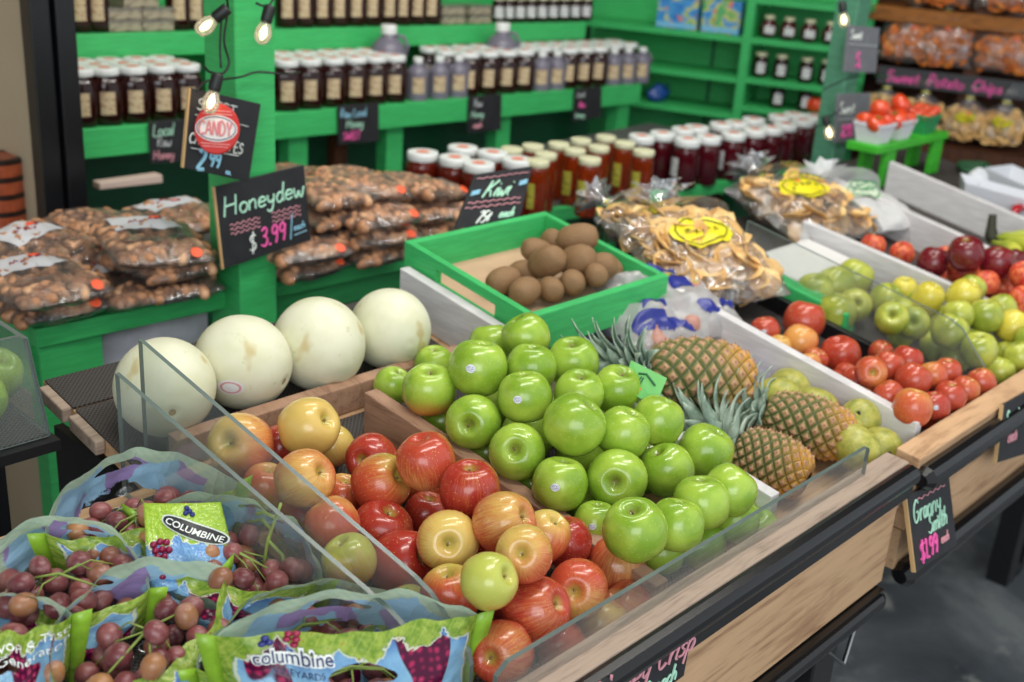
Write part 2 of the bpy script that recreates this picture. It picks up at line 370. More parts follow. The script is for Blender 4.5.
# ================================================================ fruit
def dirto(p): return (CAM-Vector(p)).normalized()
def _applemat(name, ground, blush, deep, green=False):
    t = NT(name); oi = t.node('ShaderNodeObjectInfo'); co = t.coord(); sp = t.sep(co)
    rnd = oi.outputs['Random']; cs = t.node('ShaderNodeSeparateColor'); t.link(oi.outputs['Color'], cs.inputs[0]); br = cs.outputs[0]
    v = t.node('ShaderNodeVectorMath', operation='ADD'); t.link(co, v.inputs[0])
    cmb = t.node('ShaderNodeCombineXYZ'); t.link(t.math('MULTIPLY', rnd, 37.0), cmb.inputs[0]); t.link(t.math('MULTIPLY', rnd, 91.0), cmb.inputs[1]); t.link(cmb.outputs[0], v.inputs[1])
    pos = v.outputs[0]
    ang = t.math('ARCTAN2', sp[1], sp[0]); c2 = t.node('ShaderNodeCombineXYZ')
    t.link(t.math('MULTIPLY', t.math('SINE', ang), 2.2), c2.inputs[0]); t.link(t.math('MULTIPLY', t.math('COSINE', ang), 2.2), c2.inputs[1]); t.link(t.math('MULTIPLY_ADD', sp[2], 5.0, t.math('MULTIPLY', rnd, 50)), c2.inputs[2])
    streak = t.noise(c2.outputs[0], 9, 5, .7); big = t.noise(pos, 22, 3, .5)
    if green:
        col = t.mix(t.smooth(big, .35, .65), ground, blush)
        bl = t.math('MULTIPLY', t.smooth(t.math('ADD', t.math('MULTIPLY', sp[2], -28.0), t.math('MULTIPLY', big, .6)), .1, .9), t.math('SUBTRACT', 1.0, br))
        col = t.mix(bl, col, deep)
        lent = t.node('ShaderNodeTexVoronoi'); lent.inputs['Scale'].default_value = 260; t.link(co, lent.inputs['Vector'])
        col = t.mix(t.math('MULTIPLY', t.smooth(lent.outputs['Distance'], .22, .1), .35), col, rgb(214, 228, 150))
    else:
        # br: how much blush; unblushed patch of ground colour around the stem and on one cheek
        side = t.math('MULTIPLY_ADD', sp[0], 9.0, t.math('MULTIPLY', sp[2], -8.0))
        f = t.math('ADD', t.math('ADD', t.math('MULTIPLY', streak, 1.0), t.math('MULTIPLY', big, .5)), side)
        f = t.math('ADD', f, t.math('MULTIPLY_ADD', br, 1.35, -.78))
        f1 = t.smooth(f, .0, .95)
        col = t.mix(f1, t.mix(cs.outputs[1], ground, rgb(184, 190, 86)), t.mix(t.math('MULTIPLY_ADD', streak, .9, t.math('MULTIPLY_ADD', br, 1.3, -.95), clamp=True), blush, deep))
        lent = t.node('ShaderNodeTexVoronoi'); lent.inputs['Scale'].default_value = 230; t.link(co, lent.inputs['Vector'])
        col = t.mix(t.math('MULTIPLY', t.smooth(lent.outputs['Distance'], .2, .08), .5), col, rgb(232, 190, 120))
    # pale hollow around the stem
    d = t.math('SQRT', t.math('ADD', t.math('MULTIPLY', sp[0], sp[0]), t.math('MULTIPLY', sp[1], sp[1])))
    cav = t.math('MULTIPLY', t.smooth(d, .0115, .004), t.smooth(sp[2], 0, .01))
    col = t.mix(t.math('MULTIPLY', cav, .65), col, rgb(170, 160, 70) if not green else rgb(120, 130, 52))
    t.bs(color=col, rough=.26, spec=.45, coat=.35, coatr=.07, sss=.04); t.b.inputs['Subsurface Radius'].default_value = (.01, .008, .004)
    t.bump(big, .0006, .5); return t.m
GRANNY = _applemat('green_apple_skin', rgb(128, 164, 46), rgb(162, 192, 70), rgb(196, 120, 54), True)
REDA = _applemat('red_apple_skin', rgb(222, 184, 104), rgb(204, 92, 58), rgb(156, 30, 34))
ORGA = _applemat('orange_red_apple_skin', rgb(222, 158, 84), rgb(208, 98, 62), rgb(166, 46, 38))
YELG = _applemat('yellow_green_apple_skin', rgb(142, 156, 54), rgb(188, 192, 80), rgb(200, 190, 60), True)
DRED = _applemat('dark_red_fruit_skin', rgb(170, 60, 50), rgb(140, 30, 40), rgb(84, 14, 28))
STEM = plain('stem_brown', rgb(128, 104, 62), .7, .2, 300)
STK = None
def _stk():
    t = NT('fruit_sticker_print'); co = t.coord('UV'); s = t.sep(co)
    w_ = t.noise(t.mapping(co, (9, 5, 1)), 1.6, 2, .7); f = t.math('MULTIPLY', t.smooth(w_, .5, .56), t.smooth(t.math('ABSOLUTE', t.math('SUBTRACT', s[1], .5)), .34, .28))
    t.bs(color=t.mix(f, rgb(222, 226, 230), rgb(84, 96, 150)), rough=.35); return t.m
STK = _stk()
AP = smoothprof([(0, .70), (.05, .70), (.13, .75), (.25, .87), (.40, .935), (.56, .90), (.74, .76), (.90, .50), (.985, .18), (.99, -.12), (.93, -.42), (.80, -.68), (.60, -.86), (.42, -.92), (.28, -.88), (.14, -.80), (0, -.76)], 3)
def aprad(ang, z): return 1+(.035*math.cos(5*ang+.6) if z < 0 else .018*math.cos(5*ang+.6))*min(1, abs(z)*1.6)+.012*math.cos(ang*2+1)
def apmesh(mat, R=.036, stretch=1.0, name='apple'):
    prof = [(r*R, z*R*stretch) for r, z in reversed(AP)]
    b = MB().lathe(prof, 28, lobes=lambda a, z: aprad(a, z/R), caps=False).build(name, mat, smooth=True)
    st = MB().tube([(0, 0, .62*R), (.02*R, 0, .70*R), (.05*R, .01*R, .76*R)], [.035*R, .03*R, .05*R], 6).build('stem', STEM, b, smooth=True)
    return b, st
def stickpatch(R, stretch=1.0, name='sticker', cz=.15, w=.26, h=.3):   # curved oval patch hugging the +X flank
    mb = MB()
    P = [(r, z) for r, z in AP]
    def rad(z):
        for (r0, z0), (r1, z1) in zip(P, P[1:]):
            if r0 > .5 and min(z0, z1) <= z <= max(z0, z1) and abs(z1-z0) > 1e-6: return r0+(r1-r0)*(z-z0)/(z1-z0)
        return .99
    vs = [(0, 0)]+[(math.cos(2*math.pi*k/18)*q, math.sin(2*math.pi*k/18)*q) for q in (.5, 1) for k in range(18)]
    pts = []
    mb.uv = {}
    for i, (a, bb) in enumerate(vs):
        z = cz+bb*h*.5; th = a*w*.62; rr = rad(z)*aprad(th, z)*R*1.012
        pts.append((rr*math.cos(th), rr*math.sin(th), z*R*stretch)); mb.uv[i] = (.5+a*.5, .5+bb*.5)
    fs = [(0, 1+k, 1+(k+1) % 18) for k in range(18)]+[(1+k, 19+k, 19+(k+1) % 18, 1+(k+1) % 18) for k in range(18)]
    mb.add(pts, fs); o = mb.build(name, STK, smooth=True); return o
def rotstem(d, spin):                          # rotation that points local +Z along d
    q = Vector(d).normalized().to_track_quat('Z', 'Y'); return (q.to_matrix() @ Matrix.Rotation(spin, 3, 'Z')).to_euler()
def imgdir(dx, dy, dz):                        # direction given as right, up and towards the viewer
    return (RT*dx+UP*dy-FW*dz).normalized()

def relax(items, fixed, it=60, lim=None, hmin=0.0):    # keep fruit from sinking into each other or the bin floor
    for _ in range(it):
        mv = False
        allp = items+fixed
        for i, a in enumerate(items):
            for b in allp[i+1:]:
                d = a['p']-b['p']; L = d.length; need = (a['r']+b['r'])*.94
                if L < need:
                    if L < 1e-6: d = Vector((0, 0, 1)); L = 1
                    push = d/L*(need-L)*.8; wa, wb = a['w'], b['w']; s_ = wa+wb
                    a['p'] = a['p']+push*(wa/s_); b['p'] = b['p']-push*(wb/s_); mv = True
            if a.get('ray') is not None:           # fruit that shows slides along its sight line
                t_ = min(max((a['p']-CAM).dot(a['ray']), a['t0']*.93), a['t0']*1.05); t_ = max(t_, (.532+a['r']*1.02)/a['ray'].y); a['p'] = CAM+a['ray']*t_
            z = plz(a['p'].y, hmin)+a['r']*.93
            if a['p'].z < z: a['p'].z = z; mv = True
            if lim and a.get('ray') is None:
                x0, x1, y0, y1 = lim; p = a['p']
                p.x = min(max(p.x, x0+a['r']*.98), x1-a['r']*.98) if a.get('clampx', 1) else p.x
                p.y = min(max(p.y, y0+a['r']), y1-a['r'])
        if not mv: break
def heap(listing, R, hs, lim, fillgrid, mesh, kinds, fixed=[], hmin=0.0025, rmin=.86):
    """listing: (px, py, rpx, layer, look) of every fruit that shows; underneath them a bottom layer fills the bin"""
    items = []
    for L in listing:
        px, py, rp, ly = L[:4]; p = at_pl(px, py, hs[ly]); r = rp*(p-CAM).dot(FW)/FPX
        r = min(max(r, R*rmin), R*1.13)
        if ly <= 2: p.x = min(max(p.x, lim[0]+r*(.98 if ly < 2 else .15)), lim[1]-r*(.95 if ly < 2 else .3))
        items.append(dict(p=p, r=r, w=.35, src=L, ray=(p-CAM).normalized(), t0=(p-CAM).length))
    fill = []
    x0, x1, y0, y1 = lim; step = R*2.03; j = 0; y = y0+R
    if fillgrid:
        while y < y1-R*.9:
            x = x0+R*(1 if j % 2 == 0 else 1.9)
            while x < x1-R*.9:
                q = Vector((x, y, plz(y, hmin)+R*.95))
                if fillgrid(x, y) and all((q-i['p']).length > (R+i['r'])*.80 for i in items): fill.append(dict(p=q, r=R*random.uniform(.94, 1.0), w=1.0, src=None))
                x += step
            y += step*.88; j += 1
    relax(items+fill, fixed, 80, lim, hmin)
    return items, fill

# ---- bright green apples
ga, gas = apmesh(GRANNY, .036, .93); gst = stickpatch(.036, .93)
GL = [(434,365,20,1,''),(429,390,27,2,'B'),(478,368,30,3,'S'),(491,346,23,2,''),(526,337,24,3,''),(531,368,25,3,''),(525,397,27.5,3,'S'),(573,362,26,3,''),(579,394,25,3,''),
(574,425,31.5,3,''),(473,422,28,2,'T'),(517,452,29,2,'T'),(558,485,28.5,2,'S'),(617,390,25,3,''),(623,433,27,3,''),(617,479,30.5,2,'T'),(658,421,26,3,''),(667,470,27,2,''),
(708,450,28,2,''),(730,490,26,2,''),(701,503,28,2,''),(635,530,32,2,''),(676,525,28,2,''),(735,520,24,1,''),(700,545,25,1,''),(760,505,22,1,''),(588,508,22,1,''),(596,523,22,1,'S'),(436,424,22,1,''),(480,456,22,1,''),(526,488,22,1,''),(386,388,15,1,''),(660,552,24,1,''),(770,525,20,1,'')]
gi, gf = heap(GL, .036, {1: .037, 2: .082, 3: .120}, (.862, 1.085, .545, 1.03), lambda x, y: True, None, None)
def rowname(items, phrase, k=5):
    s = sorted(items, key=lambda i: i['src'][1]); n = 0; rows = []
    for i in range(0, len(s), k): rows.append(sorted(s[i:i+k], key=lambda i: i['src'][0]))
    for ri, row in enumerate(rows):
        for ci, it in enumerate(row):
            it['label'] = phrase % (ORD[ci+1], 'top' if ri == 0 else ORD[ri+1])
rowname(gi, 'bright green apple, %s from the left in the %s row down the green heap')
def putapple(it, base, stem, R, name='apple', col=None, flags='', sticker=None, sq=1.0):
    px, py = pr(it['p'])[:2]
    if 'T' in flags: d = imgdir(random.uniform(-.35, .1), random.uniform(-.05, .2), .8)
    elif 'B' in flags: d = imgdir(.1, .85, .5)
    elif 'U' in flags: d = imgdir(random.uniform(-.2, .3), .9, .35)
    elif 'R' in flags: d = imgdir(.75, .35, .5)
    elif 'D' in flags: d = imgdir(.2, -.8, -.3)
    else: d = imgdir(random.uniform(-.5, .5), random.uniform(.55, 1.0), random.uniform(.0, .5))
    rot = rotstem(d, random.uniform(0, 6.28)); s = it['r']/R
    if it['src']: s = min(s, max(.8*s, it['src'][2]*1.02*(it['p']-CAM).dot(FW)/FPX/R))
    kids = [stem]
    if 'S' in flags and sticker is not None:
        d = imgdir(random.uniform(-.15, .15), .85, .15); q = Vector(d).to_track_quat('Z', 'Y').to_matrix()
        tgt = q.inverted() @ imgdir(-.25, -.3, .9); rot = (q @ Matrix.Rotation(math.atan2(tgt.y, tgt.x), 3, 'Z')).to_euler(); kids.append(sticker)
    o = dupk(base, kids, it['p'], rot, (s, s, s*sq))
    o.color = col if col else (1, random.random(), 0, 1)
    return o
for it in gi:
    o = putapple(it, ga, gas, .036, flags=it['src'][4], sticker=gst, col=(0.1 if it['src'][4] == 'B' else random.uniform(.9, 1), 0, 0, 1))
    tag(o, it['label'] if it['src'][4] != 'B' else 'green apple with an orange-brown blush, at the left edge of the green heap', 'apple', 'bright green apples')
for it in gf:
    o = putapple(it, ga, gas, .036); tag(o, 'bright green apple buried in the bottom layer of the green heap', 'apple', 'buried green apples')

# ---- red and yellow apples
ra, ras = apmesh(REDA, .037, .96); rst = stickpatch(.037, .96)
# look: number = share of red; G greener ground colour
RL = [(241,445,32,1,.35,'T','yellow-topped'),(309,427,30,2,.0,'R','all-yellow'),(332,446,20,1,.2,'','yellow-orange'),(279,449,20,1,1.,'','red'),(305,479,30,2,.55,'R','orange-red'),(266,487,24,1,.6,'U','brownish orange'),
(371,458,25,2,.95,'T','red'),(381,483,30,2,.6,'RG','red and green'),(426,461,29.5,3,.75,'D','orange-red'),(470,490,31,3,.95,'U','glossy deep red'),(342,499,22,1,.6,'U','orange'),(332,524,27,1,.6,'','orange'),
(301,522,28,1,1.,'','dark red'),(381,532,32,1,.95,'','red'),(402,563,33,1,1.,'R','deep red'),(448,541,31,3,.25,'T','pale yellow'),(426,515,23,1,.9,'','dark red'),(504,523,31,3,.65,'R','orange-red'),
(524,554,29,3,.5,'T','yellow and red'),(566,542,26,2,1.,'TS','deep red stickered'),(545,536,17,2,.4,'','orange-yellow'),(489,581,28,3,.3,'RG','greenish yellow'),(450,596,30,2,.6,'UG','green-topped orange'),
(536,610,34,3,.85,'R','streaky red'),(578,589,30,3,.7,'T','yellow-hollowed red'),(616,567,32,2,.75,'U','orange-red'),(501,652,32,2,.8,'T','red-cheeked'),(338,566,27,1,.2,'G','yellow-green'),(560,645,26,1,.6,'','red'),(602,625,25,1,.5,'','red'),(640,603,24,1,.7,'','red'),(396,620,28,1,.3,'G','yellow')]
ri, rf = heap(RL, .037, {1: .038, 2: .070, 3: .102}, (.600, .848, .545, 1.03), lambda x, y: y < .90, None, None, fixed=[dict(p=i['p'].copy(), r=i['r'], w=.0001) for i in gi+gf])
rowname(ri, 'apple, %s from the left in the %s row down the red heap')
for it in ri:
    L = it['src']; o = putapple(it, ra, ras, .037, flags=L[5], sticker=rst, col=(L[4], 1.0 if 'G' in L[5] else random.uniform(0, .35), 0, 1), sq=random.uniform(.93, 1.03))
    tag(o, L[6]+' '+it['label'], 'apple', 'red and yellow apples')
for it in rf:
    o = putapple(it, ra, ras, .037, col=(random.uniform(.5, 1), random.random()*.4, 0, 1)); tag(o, 'red apple in the bottom layer of the red heap', 'apple', 'buried red apples')

# ---- orange-red apples on the far table
oa, oas = apmesh(ORGA, .036, .95)
OL = [(765,331,15,1,.9,'S'),(779,347,12,0,.1,''),(800,342,18,1,.45,''),(840,357,21,1,.95,'D'),(815,361,13,0,.8,''),(809,365,12,0,.3,''),(907,361,16,2,1.,''),(888,366,15.5,2,.8,''),(871,372,16,2,.7,'T'),(913,380,18,2,.85,''),
(933,375,14,2,.6,''),(947,372,14,2,.8,''),(884,398,15,2,.8,''),(866,397,14,1,.7,''),(903,413,20,2,.5,''),(925,416,13,1,.8,''),(935,406,15,2,1.,'S'),(950,397,16,2,.9,''),(965,390,14,2,.7,''),(981,382,14,2,.8,''),(856,382,15,1,.9,''),
(846,376,13,0,.9,''),(834,383,10,0,.9,''),(893,346,10,1,.9,''),(890,422,13,1,.6,'')]
oi_, of = heap(OL, .036, {0: .03, 1: .04, 2: .075}, (1.452, 1.675, .545, .98), lambda x, y: y < .84, None, None, rmin=.66)
rowname(oi_, 'orange-red apple, %s from the left in the %s row of the far table heap', 6)
for it in oi_:
    o = putapple(it, oa, oas, .036, flags=it['src'][5], sticker=rst, col=(it['src'][4], random.random()*.3, 0, 1)); tag(o, it['label'], 'apple', 'orange-red apples')
for it in of:
    o = putapple(it, oa, oas, .036, col=(random.uniform(.6, 1), 0, 0, 1)); tag(o, 'orange-red apple in the bottom layer of the far table heap', 'apple', 'buried orange apples')

# ---- yellow-green apples
ya, yas = apmesh(YELG, .035, .97)
yb_a, yb_s = apmesh(_applemat('yellow_apple_skin', rgb(206, 190, 66), rgb(220, 206, 84), rgb(220, 190, 70), True), .035, 1.06)
YL = [(855,305,17,1,'T'),(886,300,17,1,''),(904,292,14,1,'Y'),(884,322,17,2,'T'),(913,323,17,2,'T'),(928,298,15,2,'Y'),(950,332,18,2,''),(958,315,15,2,''),(963,296,16,2,'Y'),(974,288,14,2,''),(986,316,17,2,''),(1002,308,14,2,''),(1013,327,17,2,'Y'),
(979,350,18,2,''),(999,372,15,1,''),(1006,356,14,1,''),(1020,357,16,2,''),(935,346,15,1,''),(955,358,15,1,''),(900,335,13,1,''),(1030,340,15,2,''),(942,290,12,1,'')]
yi, yf = heap(YL, .035, {0: .03, 1: .038, 2: .080}, (1.695, 1.985, .545, 1.0), lambda x, y: y < .92, None, None, fixed=[dict(p=i['p'].copy(), r=i['r'], w=.0001) for i in oi_+of], rmin=.74)
rowname(yi, 'yellow-green apple, %s from the left in the %s row behind the clear guard', 6)
for it in yi:
    yel = it['src'][4] == 'Y'
    o = putapple(it, yb_a if yel else ya, yb_s if yel else yas, .035, flags=it['src'][4], col=(random.uniform(.85, 1), 0, 0, 1)); tag(o, it['label'].replace('yellow-green', 'bright yellow') if yel else it['label'], 'apple', 'yellow-green apples')
for it in yf:
    o = putapple(it, ya, yas, .035); tag(o, 'yellow-green apple in the bottom layer behind the clear guard', 'apple', 'buried yellow-green apples')

# ---- dark red fruit beyond the white board
da, das = apmesh(DRED, .037, .97, 'nectarine')
def _spot():
    t = NT('mottled_orange_skin'); co = t.coord(); n = t.noise(co, 90, 3, .6); t.bs(color=t.ramp(n, [(.4, rgb(190, 44, 40)), (.6, rgb(224, 120, 70))]), rough=.4); return t.m
sa, sas = apmesh(_spot(), .033, .93, 'nectarine')
DL = [(933,262,15,2,0),(966,254,18,3,0),(997,263,17,3,0),(962,273,14,2,1),(902,254,12,1,1),(873,246,12,1,1),(1002,288,13,2,1),(1022,300,12,2,1),(1024,275,14,3,1),(985,283,12,2,1),(948,278,12,1,1),(1014,262,10,2,0)]
di, df_ = heap(DL, .036, {1: .037, 2: .075, 3: .115}, (2.0, 2.26, .545, 1.0), lambda x, y: y < .9, None, None, fixed=[dict(p=i['p'].copy(), r=i['r'], w=.0001) for i in yi])
for it in di+df_:
    it['k'] = it['src'][4] if it['src'] else 1
for kk, nm in ((0, 'dark crimson nectarine, %s from the left in the %s row of the far red heap'), (1, 'mottled orange nectarine, %s from the left in the %s row of the far red heap')):
    rowname([i for i in di if i['k'] == kk], nm, 4)
for it in di+df_:
    o = putapple(it, (da, sa)[it['k']], (das, sas)[it['k']], .037 if it['k'] == 0 else .033, col=(random.uniform(.7, 1), 0, 0, 1))
    tag(o, it.get('label', 'mottled nectarine in the bottom layer of the far red heap'), 'nectarine', 'nectarines beyond the white board' if it in di else 'buried nectarines')
for b in (ga, ra, oa, ya, da, sa, yb_a):
    for c in [c for c in bpy.data.objects if c.parent == b]: bpy.data.objects.remove(c)
    bpy.data.objects.remove(b)
bpy.data.objects.remove(gst); bpy.data.objects.remove(rst)

# ---- small mottled mangoes beside the pineapples
def _mango():
    t = NT('mango_skin'); co = t.coord(); sp = t.sep(co); n = t.noise(co, 70, 4, .7); b = t.noise(co, 16, 2, .5)
    oi = t.node('ShaderNodeObjectInfo'); cs = t.node('ShaderNodeSeparateColor'); t.link(oi.outputs['Color'], cs.inputs[0])
    c = t.ramp(n, [(.35, rgb(140, 146, 62)), (.6, rgb(182, 176, 84))]); bl = t.math('MULTIPLY', t.smooth(t.math('MULTIPLY_ADD', sp[0], -30, b), .4, 1.0), cs.outputs[0])
    c = t.mix(bl, c, rgb(140, 84, 56)); t.bs(color=c, rough=.38); return t.m
mg = MB().lathe(smoothprof([(0, -.036), (.012, -.0355), (.024, -.028), (.031, -.01), (.030, .012), (.022, .030), (.010, .040), (0, .0415)], 4), 22, caps=False, lobes=lambda a, z: 1+.06*math.cos(a)).build('mango', _mango(), smooth=True)
mgs = MB().lathe([(.0001, -.0375), (.003, -.0372), (.0042, -.0355), (.0045, -.034)], 10, caps=False).build('stem_scar', plain('black_scar', rgb(40, 34, 24), .8), mg)
ML = [(778,399,18,2,0,(.6,-.1,.75)),(798,384,18,1,0,(.1,-.25,.9)),(816,408,18.5,2,1,(.7,-.35,.6)),(859,419,18.5,2,0,(-.3,.3,.9)),(837,429,16,1,0,(.9,-.1,0)),(857,448,19,1,0,(.5,-.6,.3)),(879,449,18,1,0,(.1,-.1,.95))]
mi_, _ = heap([(a, b, c, d) for a, b, c, d, e, f_ in ML], .034, {1: .036, 2: .052}, (1.12, 1.435, .56, 1.1), None, None, None)
for it, L, nm in zip(mi_, ML, ['furthest left', 'at the back', 'with a brown blush, in the middle', 'above the nearest pair', 'lying on its side below the middle one', 'long one lying in the near pair', 'at the near right corner']):
    d = imgdir(*L[5]); rot = rotstem(-d, random.uniform(0, 6)) if not L[4] else rotstem(-d, 0)
    o = dupk(mg, [mgs], it['p'], rot, it['r']/.032); o.color = (L[4], 0, 0, 1)
    tag(o, 'small yellow-green mango '+nm, 'mango', 'mangoes beside the pineapples')
bpy.data.objects.remove(mgs); bpy.data.objects.remove(mg)

# ---- honeydew melons
def _hd():
    t = NT('honeydew_rind'); co = t.coord(); n = t.noise(co, 12, 5, .6); n2 = t.noise(co, 60, 4, .7); v = t.noise(co, 22, 2, .5)
    c = t.mix(t.smooth(n, .35, .7), rgb(226, 225, 200), rgb(212, 212, 178)); c = t.mix(t.math('MULTIPLY', t.smooth(v, .64, .72), .7), c, rgb(190, 168, 110)); c = t.mix(t.math('MULTIPLY', t.smooth(n2, .62, .72), .35), c, rgb(170, 160, 110))
    t.bs(color=c, rough=.42, spec=.35, sss=.05); t.b.inputs['Subsurface Radius'].default_value = (.02, .02, .01); t.bump(n2, .0004, .4); return t.m
HD = _hd()
for (px, py, rp, sc, lab, hb, scar, st2) in [(165,387,50,.97,'honeydew melon behind the clear guards, first from the left',.0025,(.38,-.45,.8),(.62,.05,.8)), (243,362,47.5,1.0,'large honeydew melon, second from the left, with an oval red-rimmed sticker',.0025,(.9,-.4,.2),(-.05,-.5,.85)),
                               (319,344,46.5,1.0,'honeydew melon with a brown stem scar, third from the left',.0025,(.35,-.8,.4),None), (390,329,41,1.0,'smallest honeydew melon, beside the white board',.0025,(-.5,.3,-.7),None)]:
    r = .068*rp/47; p = at_pl(px, py, hb+r)
    for _ in range(3): r = rp*(p-CAM).dot(FW)/FPX; p = at_pl(px, py, hb+r*.99)
    prof = smoothprof([(0, -1.03), (.2, -1.02), (.55, -.86), (.86, -.52), (1.0, 0), (.87, .5), (.56, .86), (.22, 1.01), (.03, 1.0), (0, .985)], 5)
    o = MB().lathe([(a*r, b*r) for a, b in prof], 48, caps=False).build('honeydew_melon', HD, smooth=True); o.location = p
    d = imgdir(*scar); o.rotation_euler = rotstem(d, 1.0); tag(o, lab, 'melon', 'honeydew melons on the black mat')
    s = MB().lathe([(.0, 1.006*r), (.035*r, 1.010*r), (.06*r, 1.012*r), (.09*r, 1.006*r)], 12, caps=False).build('stem_scar', plain('melon_scar', rgb(170, 146, 106), .8, .3, 400), o, smooth=True)
    if st2:
        q = Vector(imgdir(*st2)).to_track_quat('Z', 'Y'); Ml = o.rotation_euler.to_matrix().inverted() @ q.to_matrix()
        mb = MB(); vs = []; fs = []; mi2 = []
        for ring, (qq) in enumerate((.0, .62, .8, 1.0)):
            for k in range(24):
                a = 2*math.pi*k/24; x = .016*qq*math.cos(a); y = .010*qq*math.sin(a); z = math.sqrt(r*r-x*x-y*y)*1.012
                vs.append(Ml @ Vector((x, y, z)))
        for ring in range(3):
            for k in range(24): fs.append((ring*24+k, ring*24+(k+1) % 24, ring*24+24+(k+1) % 24, ring*24+24+k)); mi2.append(1 if ring == 1 else 0)
        o2 = len(mb.v); mb.add(vs, fs); mb.mi = mi2
        mb.build('sticker', [plain('sticker_white', rgb(226, 226, 230), .4), plain('sticker_red', rgb(214, 150, 156), .4)], o, smooth=True)
# ---- kiwi fruit (on the tray, see below)
def _kw():
    t = NT('kiwi_skin'); co = t.coord(); n = t.noise(t.mapping(co, (1, 1, .35)), 420, 3, .7); b = t.noise(co, 30, 3, .6)
    t.bs(color=t.mix(n, t.mix(b, rgb(98, 68, 44), rgb(134, 98, 66)), rgb(150, 118, 80)), rough=.7); t.bump(n, .0008, .8); return t.m
KW = _kw()
TR_H = .054                                     # tray floor above the bin floor
kw = MB().lathe(smoothprof([(0, -.033), (.004, -.0345), (.006, -.033), (.015, -.029), (.0225, -.015), (.024, 0), (.0225, .015), (.015, .028), (.006, .0315), (0, .032)], 3), 20, caps=False, lobes=lambda a, z: 1+.05*math.cos(2*a)).build('kiwi', KW, smooth=True)
kwt = MB().lathe([(0, -.0365), (.002, -.036), (.0035, -.034), (.004, -.032)], 8, caps=False).build('blossom_tip', plain('kiwi_tip', rgb(60, 44, 30), .9), kw)
KL = [(503,281,15,1,(-.8,-.3,.4)),(525,291,16,1,(-.4,-.3,.8)),(524,272,13,1,(.9,.1,.2)),(547,262,18,2,(.55,.3,.7)),(577,260,17,2,(.6,.1,.6)),(537,251,14,2,(-.8,.2,.4)),(578,238,17,2,(.9,.1,.2)),(557,240,13,1,(.2,.2,.9)),(597,257,12,1,(.2,.2,.8)),
(551,289,14,1,(.1,-.2,.9)),(573,282,14,1,(-.1,-.2,.9)),(596,275,13,1,(.1,-.2,.9)),(612,270,15,1,(.7,-.3,.5)),(632,259,16,1,(.75,.3,.4)),(608,247,14,1,(.9,0,.2))]
ki, _ = heap([k[:4] for k in KL], .0235, {1: TR_H+.016, 2: TR_H+.048}, (1.13, 1.408, .96, 1.222), None, None, None, hmin=TR_H, rmin=.8)
rowname(ki, 'brown fuzzy kiwi fruit, %s from the left in the %s row down the tray', 4)
for it, L in zip(ki, KL):
    o = dupk(kw, [kwt], it['p'], rotstem(imgdir(*L[4]), random.uniform(0, 6)), it['r']/.0268); tag(o, it['label'], 'kiwi', 'kiwi fruit in the green tray')
bpy.data.objects.remove(kwt); bpy.data.objects.remove(kw)
